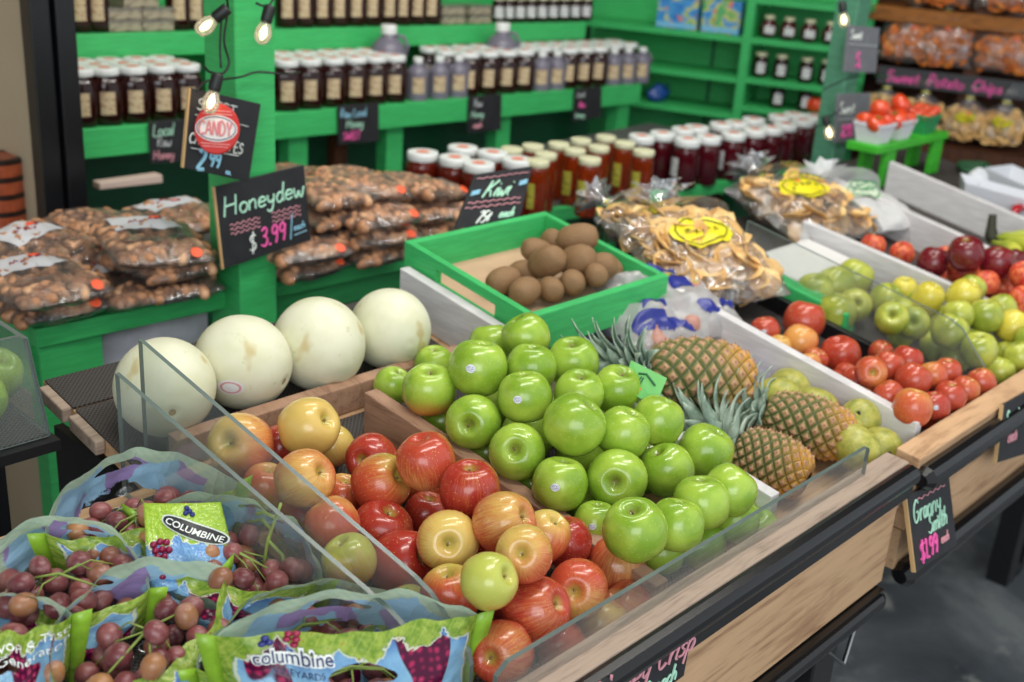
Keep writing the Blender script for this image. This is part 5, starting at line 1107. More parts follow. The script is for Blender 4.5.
# ---- chips
CHIP = NT('fried_chip'); _n = CHIP.noise(CHIP.coord(), 34, 3, .6); CHIP.bs(color=CHIP.ramp(_n, [(.3, rgb(206, 152, 86)), (.5, rgb(228, 184, 118)), (.7, rgb(240, 206, 146))]), rough=.5, sss=.05); CHIP = CHIP.m
CHIPO = NT('orange_chip'); _n = CHIPO.noise(CHIPO.coord(), 34, 3, .6); CHIPO.bs(color=CHIPO.ramp(_n, [(.3, rgb(150, 70, 24)), (.5, rgb(206, 112, 44)), (.7, rgb(226, 150, 70))]), rough=.5); CHIPO = CHIPO.m
FILMC = film('shiny_chip_film', haze=.07, bump=.016, scale=26, gloss=1.8, base=.13)
YEL = plain('yellow_label', rgb(228, 214, 40), .4); YELP = plain('yellow_label_print', rgb(90, 96, 30), .5); GRNP = plain('green_print', rgb(40, 140, 80), .5)
def chipbag(name, p, W, D, H, rot, lab, cat, grp, chip, seed, labels=1, cut=.014, up=False, lblm=None, lblp=None, nch=150, neck=True, flm=None):
    rnd = random.Random(seed); root = empty(name, p); root.rotation_euler = rot; tag(root, lab, cat, grp)
    def S(u, v, t_):
        q = pillow(W, D, H, seed, u, v, t_); x, y = 2*u-1, 2*v-1
        return q+Vector((noise.noise(q*38)*.005, noise.noise(q*38+Vector((5, 0, 0)))*.005, noise.noise(q*34+Vector((0, 7, 0)))*.007*(1 if t_ > 0 else 0)))
    mb = MB(); mb.grid(lambda u, v: S(u, v, 1), 34, 34); mb.grid(lambda u, v: S(1-u, v, -1), 20, 20)
    if neck:                                    # gathered plastic above the tie
        vs = []; fs = []; N = 22
        for j, (z, rr) in enumerate([(0, .10), (.25, .05), (.5, .014), (.62, .010), (.8, .03), (1.0, .055)]):
            for i in range(N):
                a = 2*math.pi*i/N; r2 = rr*(1+.35*math.sin(i*2.7+j)*min(1, j))*min(1, W/.2); vs.append((r2*math.cos(a)*1.2, D*.40+z*.075, H*.55+r2*math.sin(a)*.55+.01*z))
        for j in range(5):
            for i in range(N): fs.append((j*N+i, j*N+(i+1) % N, (j+1)*N+(i+1) % N, (j+1)*N+i))
        mb.add(vs, fs)
        t_ = MB(); t_.tube([(.013*math.cos(a), D*.40+.04, H*.55+.005+.008*math.sin(a)) for a in [2*math.pi*i/12 for i in range(13)]], .0018, 5); t_.build('tie', YEL, root)
    mb.build('clear_wrapper', flm or FILMC, root, smooth=True)
    mb = MB()
    for i in range(nch):
        u, v = rnd.uniform(.08, .92), rnd.uniform(.08, .92); a_, b_ = S(u, v, 1), S(u, v, -1); z = a_.z-.014 if i % 4 else rnd.uniform(b_.z+.006, a_.z-.004)
        M = Matrix.Rotation(rnd.uniform(0, 6.28), 3, 'Z') @ Matrix.Rotation(rnd.uniform(-1.0, 1.0), 3, 'X'); c = Vector((a_.x*.96, a_.y*.96, z)); R_ = cut*rnd.uniform(.8, 1.3); vs = []; n_ = 9; bend = rnd.uniform(.2, .5)
        for lay in (0, .0012):
            vs.append(c+M @ Vector((0, 0, lay)))
            for k2 in range(n_): th = 2*math.pi*k2/n_; x, y = R_*math.cos(th), R_*.8*math.sin(th); vs.append(c+M @ Vector((x, y, bend*x*x/R_+lay)))
        m_ = n_+1; fs = [(0, 1+k2, 1+(k2+1) % n_) for k2 in range(n_)]+[(m_, m_+1+(k2+1) % n_, m_+1+k2) for k2 in range(n_)]+[(1+k2, m_+1+k2, m_+1+(k2+1) % n_, 1+(k2+1) % n_) for k2 in range(n_)]
        mb.add(vs, fs)
    o = mb.build('chips', chip, root, smooth=False); o['kind'] = 'stuff'
    for li in range(labels):
        cx, cy = ((.5, .60), (.72, .80))[li]; rx, ry = ((.25, .17), (.2, .12))[li]; mb = MB(); pts = []
        NR, NA = 5, 26
        vs = [S(cx, cy, 1)+Vector((0, 0, .004))]
        for r_i in range(1, NR+1):
            for k2 in range(NA): th = 2*math.pi*k2/NA; vs.append(S(cx+rx*r_i/NR*math.cos(th), cy+ry*r_i/NR*math.sin(th), 1)+Vector((0, 0, .004)))
        fs = [(0, 1+k2, 1+(k2+1) % NA) for k2 in range(NA)]
        for r_i in range(NR-1):
            for k2 in range(NA): fs.append((1+r_i*NA+k2, 1+(r_i+1)*NA+k2, 1+(r_i+1)*NA+(k2+1) % NA, 1+r_i*NA+(k2+1) % NA))
        mb.add(vs, fs); l = mb.build('label', lblm or YEL, root, smooth=True)
        mb = MB(); mb.tube([S(cx+rx*.82*math.cos(a), cy+ry*.82*math.sin(a), 1)+Vector((0, 0, .0055)) for a in [2*math.pi*i/26 for i in range(27)]], .0012, 4)
        for i in range(6): c = S(cx-rx*.5+rx*.2*i, cy+.01*math.sin(i*2), 1)+Vector((0, 0, .006)); mb.tube([c+Vector((-.003, -.004, 0)), c+Vector((0, .005, 0)), c+Vector((.004, -.003, 0))], .001, 4)
        mb.build('label_print', lblp or YELP, l)
    mb = MB(); c = S(.56, .72, 1)+Vector((0, 0, .006)); mb.ell(c, (.006, .006, .001), 10, 4); mb.build('price_sticker', ORG, root)
    return root
def onpl(px, py, h, lift=0): return at_pl(px, py, h)
p = at_pl(694, 272, .035); chipbag('chip_bag', (p.x, p.y, plz(p.y, .03)), .24, .24, .075, (math.radians(22), -.05, -.35), 'nearest clear bag of golden chips, right of the kiwi tray, oval yellow label', 'bag', 'bags of golden chips', CHIP, 3, labels=1, cut=.03, nch=95)
p = at_pl(645, 240, .05); chipbag('chip_bag', (p.x+.035, p.y+.0, plz(p.y, .02)), .22, .20, .07, (math.radians(14), .1, .25), 'golden chip bag behind the kiwi tray, mostly covered by the nearest bag', 'bag', 'bags of golden chips', CHIP, 8, labels=1, cut=.03, nch=85)
p = at_pl(800, 212, .04); chipbag('chip_bag', (p.x, p.y, plz(p.y, .012)), .27, .24, .075, (math.radians(16), 0, -.15), 'far clear bag of golden chips with a big yellow label', 'bag', 'bags of golden chips', CHIP, 15, labels=2, cut=.03, nch=95)
p = at_pl(857, 215, .03); chipbag('snack_bag', (p.x+.02, p.y, plz(p.y, .02)), .20, .20, .05, (math.radians(12), 0, -.3), 'white snack bag with green print beside the far chip bag', 'bag', None, plain('white_filling', rgb(214, 216, 214), .6), 21, labels=2, nch=60, lblm=plain('white_green_label', rgb(200, 212, 190), .5), lblp=GRNP, flm=film('milky_film', haze=.6))
# shallots in a printed clear bag in front of the tray
SHAL = plain('shallot_skin', rgb(186, 134, 120), .45, .2, 60)
p = at_pl(655, 316, .03); root = empty('onion_bag', (p.x, p.y, plz(p.y, .003))); root.rotation_euler = (math.radians(9), 0, -.25); tag(root, 'clear bag of pinkish onions with dark blue print, behind the big pineapple', 'bag')
W, D, H = .23, .20, .075
mb = MB(); S = lambda u, v, t_: pillow(W, D, H, 5, u, v, t_)+Vector((.006*noise.noise(Vector((u*7, v*7, 3))), .006*noise.noise(Vector((u*7, v*7, 8))), (.022*noise.noise(Vector((u*5, v*5, t_)))+.010*abs(noise.noise(Vector((u*11, v*11, t_)))))*(t_ > 0)))
mb.grid(lambda u, v: S(u, v, 1), 36, 36); mb.grid(lambda u, v: S(1-u, v, -1), 20, 20); mb.build('clear_wrapper', film('net_bag_film', haze=.36, bump=.02, scale=40, base=.12), root, smooth=True)
rnd = random.Random(4)
its = [dict(p=Vector((rnd.uniform(-.075, .075), rnd.uniform(-.08, .08), .025+rnd.uniform(0, .02))), r=.02) for i in range(20)]
for _ in range(30):
    for i, a in enumerate(its):
        for b in its[i+1:]:
            d = a['p']-b['p']; L = d.length
            if L < .037: a['p'] = a['p']+d*((.037-L)/max(L, 1e-4)*.5); b['p'] = b['p']-d*((.037-L)/max(L, 1e-4)*.5)
        a['p'].z = min(max(a['p'].z, .021), .05)
for i, a in enumerate(its):
    a['p'].x = min(max(a['p'].x, -.08), .08); a['p'].y = min(max(a['p'].y, -.085), .085)
    o = MB().lathe(smoothprof([(0, -.019), (.008, -.018), (.018, -.008), (.019, .003), (.010, .015), (.003, .022), (.002, .027)], 3), 14).build('onion', SHAL, root, smooth=True); o.location = a['p']; o.rotation_euler = (rnd.uniform(-1.4, 1.4), rnd.uniform(-1, 1), 0)
NAVY = plain('navy_print', rgb(34, 44, 130), .35)
for (u0, v0, du, dv) in [(.06, .10, .26, .13), (.18, .26, .18, .10), (.62, .10, .16, .14), (.60, .52, .30, .12), (.60, .72, .26, .16), (.86, .20, .10, .10), (.30, .06, .2, .08)]:
    mb = MB(); mb.grid(lambda u, v: S(u0+du*u, v0+dv*v+.02*math.sin(u*5), 1)+Vector((0, 0, .0012)), 10, 6); mb.build('printed_band', NAVY, root, smooth=True)
mb = MB(); mb.grid(lambda u, v: S(.58+.36*u, .655+.035*v+.02*math.sin(u*5), 1)+Vector((0, 0, .0018)), 10, 2); mb.build('yellow_stripe', plain('dull_yellow_print', rgb(170, 160, 50), .4), root, smooth=True)

# ================================================================ things on the far table
def tilted(name, x0, x1, y0, y1, h0, h1, mat, lab, cat, bevel=.004):
    c = Vector(((x0+x1)/2, (y0+y1)/2, plz((y0+y1)/2, h0))); o = MB().hexa([tuple(Vector(q)-c) for q in sloped(x0, x1, y0, y1, h0, h1)]).build(name, mat, bevel=bevel); o.location = c; return tag(o, lab, cat)
o = tilted('foam_tray', 1.74, 1.965, .905, 1.03, .03, .045, plain('white_foam', rgb(206, 204, 202), .6, .05), 'flat white foam tray between the chip bag and yellow-green apples', 'tray')
cc = o.location; part(MB().hexa(sloped(1.75, 1.955, .915, 1.02, .0455, .047)), 'inner_face', plain('white_foam_inner', rgb(216, 214, 212), .6), o)
o = tilted('tray_rest', 1.705, 1.74, .80, 1.08, .004, .05, GREEN, 'dark green strip of wood along the foam tray', 'board', .003)
# tomatoes in berry baskets on a small green stand
st_ = empty('basket_stand', (2.7, 1.22, plz(1.22, .003))); tag(st_, 'bright green wooden stand holding the tomato baskets', 'stand')
sz = at_y(890, 138, 1.222).z; sx1 = at_y(931, 142, 1.222).x
part(MB().box((2.52, 1.18, sz-.018), (sx1, 1.262, sz)), 'stand_top', GREENB, st_, bevel=.002)
for x in (2.58, sx1-.06): part(MB().box((x, 1.185, plz(1.2, .003)), (x+.05, 1.20, sz-.018)), 'leg', GREENB, st_, bevel=.002); part(MB().box((x, 1.24, plz(1.255, .003)), (x+.05, 1.255, sz-.018)), 'leg', GREENB, st_)
def basket(px, py, mat, lab, s=1.0):
    p = at_y(px, py, 1.222); w0, w1, h_ = .034*s, .046*s, .058*s; mb = MB()
    for (a, b) in (((-1, -1), (1, -1)), ((1, -1), (1, 1)), ((1, 1), (-1, 1)), ((-1, 1), (-1, -1))):
        n = Vector((a[1]+b[1], -(a[0]+b[0]), 0))
        mb.add([(a[0]*w0, a[1]*w0, 0), (b[0]*w0, b[1]*w0, 0), (b[0]*w1, b[1]*w1, h_), (a[0]*w1, a[1]*w1, h_), (a[0]*(w0-.002), a[1]*(w0-.002), 0.002), (b[0]*(w0-.002), b[1]*(w0-.002), 0.002), (b[0]*(w1-.002), b[1]*(w1-.002), h_), (a[0]*(w1-.002), a[1]*(w1-.002), h_)], [(0, 1, 2, 3), (5, 4, 7, 6), (3, 2, 6, 7)])
    mb.box((-w0, -w0, 0), (w0, w0, .002)); mb.box((-w1-.001, -w1-.001, h_-.006), (w1+.001, -w1+.001, h_+.001)); mb.box((-w1-.001, w1-.001, h_-.006), (w1+.001, w1+.001, h_+.001)); mb.box((-w1-.001, -w1, h_-.006), (-w1+.001, w1, h_+.001)); mb.box((w1-.001, -w1, h_-.006), (w1+.001, w1, h_+.001))
    o = mb.build('berry_basket', mat); o.location = (p.x, 1.222, sz+.0005); tag(o, lab, 'basket', 'berry baskets'); return o.location, h_
WB = plain('white_basket', rgb(216, 214, 220), .5); GB = plain('green_basket', rgb(44, 140, 84), .5)
b1, hh = basket(873, 137, WB, 'white basket of tomatoes nearest the grey-green post', .8); b2, _h = basket(893, 137, WB, 'white basket of tomatoes in the middle of the green stand', .8); b3, _h = basket(917, 137, GB, 'green basket of small tomatoes at the right of the stand', .8)
def _tom():
    t = NT('tomato_skin'); n = t.noise(t.coord(), 20, 2, .5); t.bs(color=t.mix(n, rgb(200, 44, 24), rgb(232, 88, 40)), rough=.15, coat=.5); return t.m
TOM = _tom()
tp = MB().lathe(smoothprof([(0, -.024), (.012, -.024), (.026, -.014), (.030, 0), (.026, .015), (.012, .022), (.004, .0205), (0, .019)], 3), 20, caps=False, lobes=lambda a, z: 1+.03*math.cos(5*a)).build('tomato', TOM, smooth=True)
mb = MB()
for k in range(5): a = k*1.2566; mb.add([(0, 0, .0205), (.006*math.cos(a+.4), .006*math.sin(a+.4), .022), (.016*math.cos(a), .016*math.sin(a), .0235), (.006*math.cos(a-.4), .006*math.sin(a-.4), .022)], [(0, 1, 2, 3)])
mb.tube([(0, 0, .02), (.001, 0, .028)], .0015, 5); tk = mb.build('calyx', plain('calyx_green', rgb(70, 110, 40), .7), tp)
nm = 0
for b, pts, s in ((b1, [(-.02, -.012, 0), (.022, -.01, 0), (0, .026, 0), (.01, .0, .030)], .78), (b2, [(-.022, -.012, 0), (.022, -.012, 0), (0, .024, .0), (.004, -.002, .034)], .86)):
    for (dx, dy, dz) in pts:
        nm += 1; o = dupk(tp, [tk], (b[0]+dx, b[1]+dy, b[2]+hh+dz), (random.uniform(-.6, .6), random.uniform(-.6, .6), random.uniform(0, 6)), s)
        tag(o, 'red tomato, %s in the white baskets counting from the post' % ORD[nm], 'tomato', 'tomatoes in the white baskets')
for k in range(9):
    dx, dy = (k % 3-1)*.024, (k//3-1)*.024; o = dupk(tp, [tk], (b3[0]+dx, b3[1]+dy, b3[2]+hh-.002+.006*((k*7) % 3)), (random.uniform(-.6, .6), random.uniform(-.6, .6), 0), .45)
    tag(o, 'small tomato in the %s row, %s place, of the green basket' % (('front', 'middle', 'back')[k//3], ('left', 'centre', 'right')[k % 3]), 'tomato', 'small tomatoes')
p = at_pn(820, 106, UO+UN*.04, UN); o = dupk(tp, [tk], p, (0, 0, 0), 1.1); o.location = onshelf(820, sh2[3]+.026) ; tag(o, 'single red tomato on the corner shelf just left of the post', 'tomato')
bpy.data.objects.remove(tk); bpy.data.objects.remove(tp)
# bananas
BAN = NT('banana_peel'); _n = BAN.noise(BAN.coord(), 20, 3, .6); BAN.bs(color=BAN.ramp(_n, [(.3, rgb(150, 172, 50)), (.7, rgb(206, 204, 84))]), rough=.4); BAN = BAN.m
p = at_pl(1016, 262, .03); root = empty('banana_bunch', (p.x+.0, p.y+.06, plz(p.y+.06, .003))); tag(root, 'bunch of greenish bananas at the right edge beyond the white boards', 'bananas')
for k in range(6):
    a0 = math.radians(-150+22*k); dr = Vector((math.cos(a0), math.sin(a0), 0)); sd = Vector((-dr.y, dr.x, 0)); pts = []; rs = []
    for j in range(11):
        t_ = j/10; pts.append(Vector((0, 0, .050))+dr*(.02+.15*t_)+sd*(.030*math.sin(math.pi*t_)*(1 if k < 3 else -1))+Vector((0, 0, .012*(k % 2)+.018*math.sin(math.pi*t_)-.030*t_)))
        rs.append([.005, .006, .011, .0155, .017, .0175, .0175, .0165, .014, .009, .004][j])
    MB().tube(pts, rs, 8).build('banana', BAN, root, smooth=True)
MB().tube([(-.02, -.012, .055), (0, 0, .058), (.010, .008, .075), (.014, .012, .10)], [.010, .014, .010, .008], 8).build('crown_stem', plain('dark_stem', rgb(40, 40, 24), .7), root, smooth=True)
# papers and punnets at the far right
PW = plain('crumpled_white_paper', rgb(214, 216, 222), .7)
def crumple(name, px, py, h, s, lab, cat, mat, seed, flat=.5):
    p = at_pl(px, py, h); mb = MB(); mb.ell((0, 0, 0), (s, s*.8, s*flat), 22, 14)
    for i, v in enumerate(mb.v):
        q = Vector(v); n = noise.noise(q*26+Vector((seed, 0, 0))); mb.v[i] = tuple(q*(1+.45*n)+Vector((0, 0, s*flat)))
    o = mb.build(name, mat); o.location = (p.x, p.y, plz(p.y, .003)); return tag(o, lab, cat)
def punnet(px, py, lab, rz, s=1.0):
    p = at_pl(px, py, .01); w0, w1, h_, l0, l1 = .05*s, .06*s, .05*s, .075*s, .09*s; mb = MB()
    c = [(-1, -1), (1, -1), (1, 1), (-1, 1)]
    for i in range(4):
        a, b = c[i], c[(i+1) % 4]; mb.add([(a[0]*w0, a[1]*l0, 0), (b[0]*w0, b[1]*l0, 0), (b[0]*w1, b[1]*l1, h_), (a[0]*w1, a[1]*l1, h_), (a[0]*(w0-.003), a[1]*(l0-.003), .003), (b[0]*(w0-.003), b[1]*(l0-.003), .003), (b[0]*(w1-.003), b[1]*(l1-.003), h_), (a[0]*(w1-.003), a[1]*(l1-.003), h_)], [(0, 1, 2, 3), (5, 4, 7, 6), (3, 2, 6, 7)])
    mb.box((-w0, -l0, 0), (w0, l0, .003)); o = mb.build('paper_tray', PW); o.location = (p.x, p.y, plz(p.y, .003)); o.rotation_euler = (TILT, 0, rz); return tag(o, lab, 'tray', 'white paper trays')
punnet(993, 205, 'white paper tray leaning behind the last white board', .5); punnet(1022, 195, 'white paper tray at the right edge with a red fruit', -.2)
crumple('crumpled_paper', 975, 190, .01, .035, 'crumpled white paper at the end of the last white board', 'paper', PW, 4, .9)
crumple('leafy_greens', 972, 172, .01, .05, 'dark leafy greens on the black mat by the far wall', 'greens', plain('dark_leaf', rgb(36, 80, 50), .6, .4, 60), 9, .35)
crumple('plastic_wrap', 992, 176, .01, .035, 'shiny crumpled plastic beside the dark leafy greens', 'wrap', plain('shiny_wrap', rgb(150, 160, 162), .15), 12, .4)
o = MB().tube([(-.03, 0, 0), (-.012, .004, .006), (.012, .004, .008), (.03, -.002, .002)], [.006, .012, .010, .003], 10).build('red_pepper', plain('pepper_red', rgb(176, 30, 40), .2), smooth=True); p = at_pl(1019, 212, .03); o.location = p; tag(o, 'small red pepper on the white tray at the right edge', 'pepper')
# ================================================================ chalk signs
def vb(py_plane, a, b, c, d): return [at_y(p[0], p[1], py_plane) for p in (a, b, c, d)]
yp = 1.488
tl, tr2 = at_y(215, 187, yp), at_y(304, 165, yp-.002); br2, bl2 = at_y(311, 240, yp-.012), at_y(224, 269, yp-.010)
o, F = board('honeydew_sign', [tl, tr2, br2, bl2], 'black chalkboard reading Honeydew $3.99 each on the green post')
Wd, Ht = (tr2-tl).length, (tl-bl2).length; A = lambda x, y: F(x/Wd, y/Ht, .0012)
ink('chalk', o, F, [('mint', lambda mb: writing(mb, 'Honeydew', .010, Ht*.62, .031, A, .0017, sp=1.10)),
    ('rose', lambda mb: [wavy(mb, .018, .072, Ht*(.50-.055*i), .0022, 5, A, .0008) for i in range(3)]+[wavy(mb, .095, .150, Ht*(.50-.055*i), .0022, 5, A, .0008) for i in range(3)]),
    ('hot', lambda mb: writing(mb, '3.99', .070, Ht*.12, .030, A, .0019, sp=.88)), ('white', lambda mb: writing(mb, '$', .048, Ht*.10, .029, A, .0013, sp=.9)),
    ('blue', lambda mb: [mb.tube([A(.126, Ht*.10), A(.133, Ht*.42)], .001, 5), writing(mb, 'each', .134, Ht*.20, .012, A, .0008), mb.tube([A(.134, Ht*.14), A(.158, Ht*.15)], .0008, 5)])])
# sweet cantaloupes sign behind it, on the side face of the post
yp = 1.46
tl, tr2, br2, bl2 = at_y(191, 88, yp), at_y(261, 104, yp), at_y(249, 182, yp), at_y(184, 168, yp)
o, F = board('cantaloupe_sign', [tl, tr2, br2, bl2], 'tilted black chalkboard reading SWEET CANTALOUPES 2.99 on the green post')
Wd, Ht = (tr2-tl).length, (tl-bl2).length; A2 = lambda x, y: F(x/Wd, y/Ht, .0012)
ink('chalk', o, F, [('grey', lambda mb: [writing(mb, 'SWEET', .012, Ht*.76, .016, A2, .0012, sp=1.35), mb.tube([A2(.01, Ht*.69), A2(.105, Ht*.69)], .0007, 5)]),
    ('white', lambda mb: [writing(mb, 'CANTALOUPES', .004, Ht*.33, .015, A2, .0011, sp=1.0), mb.tube([A2(.008, Ht*.27), A2(.095, Ht*.30)], .0007, 5)]),
    ('blue', lambda mb: [writing(mb, '2', .022, Ht*.03, .030, A2, .0030, sp=.9), writing(mb, '99', .042, Ht*.09, .021, A2, .0020, sp=.95), writing(mb, 'ea.', .075, Ht*.04, .009, A2, .0008)])])
# round red tag hanging in front of it
c = at_y(217, 129, 1.435); root = empty('round_tag', c); q = Vector(-FW); root.rotation_euler = (q.to_track_quat('Z', 'Y')).to_euler(); tag(root, 'round red hanging tag with a white oval in front of the cantaloupe sign', 'tag')
R_ = .037; root.scale = (.88, 1, 1)
MB().lathe([(0, -.004), (R_*.96, -.004), (R_, -.002), (R_, .001), (R_*.96, .003), (0, .003)], 36, caps=False).build('disc', plain('tag_red', rgb(196, 48, 44), .3), root)
def oval(rx, ry, z): mb = MB(); N = 32; vs = [(rx*math.cos(2*math.pi*i/N), ry*math.sin(2*math.pi*i/N), z+k) for k in (0, .0006) for i in range(N)]; mb.add(vs, [tuple(range(N, 2*N)), tuple(reversed(range(N)))]+[(i, (i+1) % N, N+(i+1) % N, N+i) for i in range(N)]); return mb
ov = oval(R_*.93, R_*.52, .0032).build('oval_panel', plain('tag_white', rgb(226, 220, 216), .3), root)
mb = MB(); mb.tube([(R_*.86*math.cos(a), R_*.45*math.sin(a), .0042) for a in [2*math.pi*i/32 for i in range(33)]], .0008, 5); mb.build('oval_outline', plain('tag_navy', rgb(50, 70, 100), .4), ov)
mb = MB(); wd = textw('CANDY', .020, .92); writing(mb, 'CANDY', -wd/2, -.010, .020, lambda x, y: Vector((x, y, .0044)), .0017, sp=.92, slant=0); mb.build('lettering', plain('tag_pink', rgb(216, 136, 138), .4), ov)
for y_ in (.021, .0255, -.022, -.026):
    MB().tube([(-math.sqrt(max(0, R_*R_-y_*y_))*.8, y_, .0034), (math.sqrt(max(0, R_*R_-y_*y_))*.8, y_, .0034)], .0006, 5).build('fine_print', plain('tag_pale', rgb(230, 170, 166), .4), root)
# kiwi sign standing behind the tray
tl, tr2, br2, bl2 = at_y(476, 174, 1.262), at_y(533, 166, 1.262), at_y(519, 222, 1.232), at_y(455, 229, 1.232)
o, F = board('kiwi_sign', [tl, tr2, br2, bl2], 'black chalkboard reading Kiwi 75 cents each behind the green tray', edge=False)
Wd, Ht = (tr2-tl).length, (tl-bl2).length; A3 = lambda x, y: F(x/Wd, y/Ht, .0012)
ink('chalk', o, F, [('rose', lambda mb: [wavy(mb, .006, Wd*.94, Ht*.90, .0012, 7, A3, .0007), wavy(mb, .006, Wd*.90, Ht*.45, .0016, 7, A3, .0009), wavy(mb, .004, Wd*.92, Ht*.36, .0016, 7, A3, .0009)]),
    ('mint', lambda mb: writing(mb, 'Kiwi', Wd*.24, Ht*.53, .030, A3, .0017, slant=.35, sp=1.15)), ('white', lambda mb: writing(mb, '75¢', Wd*.27, Ht*.06, .021, A3, .0016, slant=.3, sp=.95)),
    ('mint', lambda mb: writing(mb, 'each', Wd*.62, Ht*.12, .017, A3, .0015, slant=.4)), ('blue', lambda mb: [mb.tube([A3(Wd*.04, Ht*(.60+.03*i)), A3(Wd*.17, Ht*(.62+.03*i))], .0012, 5) for i in range(3)]+[mb.tube([A3(Wd*.82, Ht*(.68+.03*i)), A3(Wd*.95, Ht*(.70+.03*i))], .0012, 5) for i in range(3)])])
# signs hanging from the jar shelf
def shelfsign(a, b, c_, d, lab, rows, kind='jar_sign', y_=2.192):
    cs = [at_y(p[0], p[1], y_) for p in (a, b, c_, d)]; o, F = board(kind, cs, lab, edge=False); Wd, Ht = (cs[1]-cs[0]).length, (cs[0]-cs[3]).length; A_ = lambda x, y: F(x/Wd, y/Ht, .0012)
    ink('chalk', o, F, [(col, (lambda s, x, y, h, r: (lambda mb: writing(mb, s, Wd*x*.6, Ht*y, h*1.2, A_, r*.95, sp=.95, slant=.15)))(s, x, y, h, r)) for col, s, x, y, h, r in rows]); return o
shelfsign((149, 122), (187, 119), (187, 161), (151, 164), 'black chalkboard hanging under the jars left of the green post', [('mint', 'Local', .14, .66, .021, .0013), ('grey', 'Raw', .30, .40, .018, .0011), ('rose', 'Honey', .12, .10, .016, .0013)])
shelfsign((338, 106), (379, 103), (379, 141), (339, 145), 'black chalkboard under the jars with a pink bottom line', [('blue', 'Raw Local', .08, .70, .017, .0011), ('mint', 'Honey', .30, .42, .017, .0012), ('hot', 'Wild Flower', .06, .12, .014, .0012)] if False else [('blue', 'Raw Local', .08, .70, .017, .0011), ('mint', 'Honey', .30, .42, .017, .0012), ('hot', 'SWEET', .16, .12, .015, .0013)])
shelfsign((469, 97), (502, 94), (501, 130), (468, 133), 'black chalkboard under the middle jugs, faint grey and pink lines', [('grey', 'Raw', .25, .72, .016, .001), ('mint', 'Honey', .12, .42, .015, .001), ('rose', 'each', .25, .12, .015, .0013)])
shelfsign((575, 89), (602, 86), (601, 117), (573, 122), 'black chalkboard nearest the right end of the jar shelf', [('grey', 'Local', .15, .74, .014, .0009), ('hot', 'Raw', .3, .42, .013, .0014), ('mint', 'Honey', .1, .1, .013, .001)])
# signs on the right post
def postsign(pts, lab, rows, y_=1.35):
    cs = [at_y(p[0], p[1], y_) for p in pts]; o, F = board('price_sign', cs, lab, mat=SLATEG, edge=False); Wd, Ht = (cs[1]-cs[0]).length, (cs[0]-cs[3]).length; A_ = lambda x, y: F(x/Wd, y/Ht, .0012)
    ink('chalk', o, F, [(col, (lambda s, x, y, h, r: (lambda mb: writing(mb, s, Wd*x*.7, Ht*y, h*1.2, A_, r*1.3, sp=1.0) if s else mb.tube([A_(Wd*.06, Ht*y), A_(Wd*.94, Ht*y)], r, 5)))(s, x, y, h, r)) for col, s, x, y, h, r in rows])
postsign([(849, 25), (880, 28), (876, 73), (844, 72)], 'upper grey sign with pink price on the right post', [('white', 'Sweet', .12, .72, .018, .0012), ('grey', '', 0, .60, 0, .0012), ('hot', '5.', .45, .12, .028, .0022)])
postsign([(838, 94), (871, 93), (868, 140), (834, 143)], 'lower grey sign with pink price on the right post', [('white', 'Sweet', .12, .60, .024, .0010), ('grey', '', 0, .48, 0, .0012), ('hot', '2.95', .25, .12, .024, .0024)])
# signs on the fronts of the produce tables
def frontsign(pts, ys, lab, rows, nm):
    cs = [at_y(p[0], p[1], y_) for p, y_ in zip(pts, ys)]; o, F = board(nm, cs, lab); Wd, Ht = (cs[1]-cs[0]).length, (cs[0]-cs[3]).length; A_ = lambda x, y: F(x/Wd, y/Ht, .0012)
    L = []
    for col, s, x, y, h, r, sl in rows:
        L.append((col, (lambda s, x, y, h, r, sl: (lambda mb: wavy(mb, Wd*x, Wd*.85, Ht*y, h, 5, A_, r) if s == '~' else writing(mb, s, Wd*x, Ht*y, h, A_, r, sp=.95, slant=sl)))(s, x, y, h, r, sl)))
    ink('chalk', o, F, L); return o
frontsign([(907, 497), (949, 474), (957, 545), (916, 572)], [.492, .492, .462, .462], 'black chalkboard reading Granny Smith hanging on the far table front',
    [('rose', '~', .2, .90, .0016, .0008, 0), ('mint', 'Granny', .06, .62, .030, .0012, .2), ('mint', 'Smith', .36, .38, .026, .0012, .3), ('hot', '$1.99', .12, .09, .026, .0016, .1), ('rose', 'each', .62, .16, .014, .0010, .2)], 'granny_smith_sign')
frontsign([(1004, 405), (1040, 385), (1032, 452), (997, 463)], [.492, .492, .475, .475], 'black chalkboard cut off at the right edge on the far table front', [('mint', 'Fuji' if False else 'Sweet', .08, .62, .020, .0011, .2), ('rose', 'each', .2, .3, .02, .0012, .2)], 'apple_sign')
frontsign([(588, 690), (693, 628), (684, 676), (590, 745)], [.485, .485, .484, .484], 'black chalkboard reading Honey Crisp under the near table edge',
    [('rose', 'Honey Crisp', .04, .55, .032, .0013, .25), ('mint', '$1.99 each', .30, .12, .022, .0012, .2)], 'honey_crisp_sign')

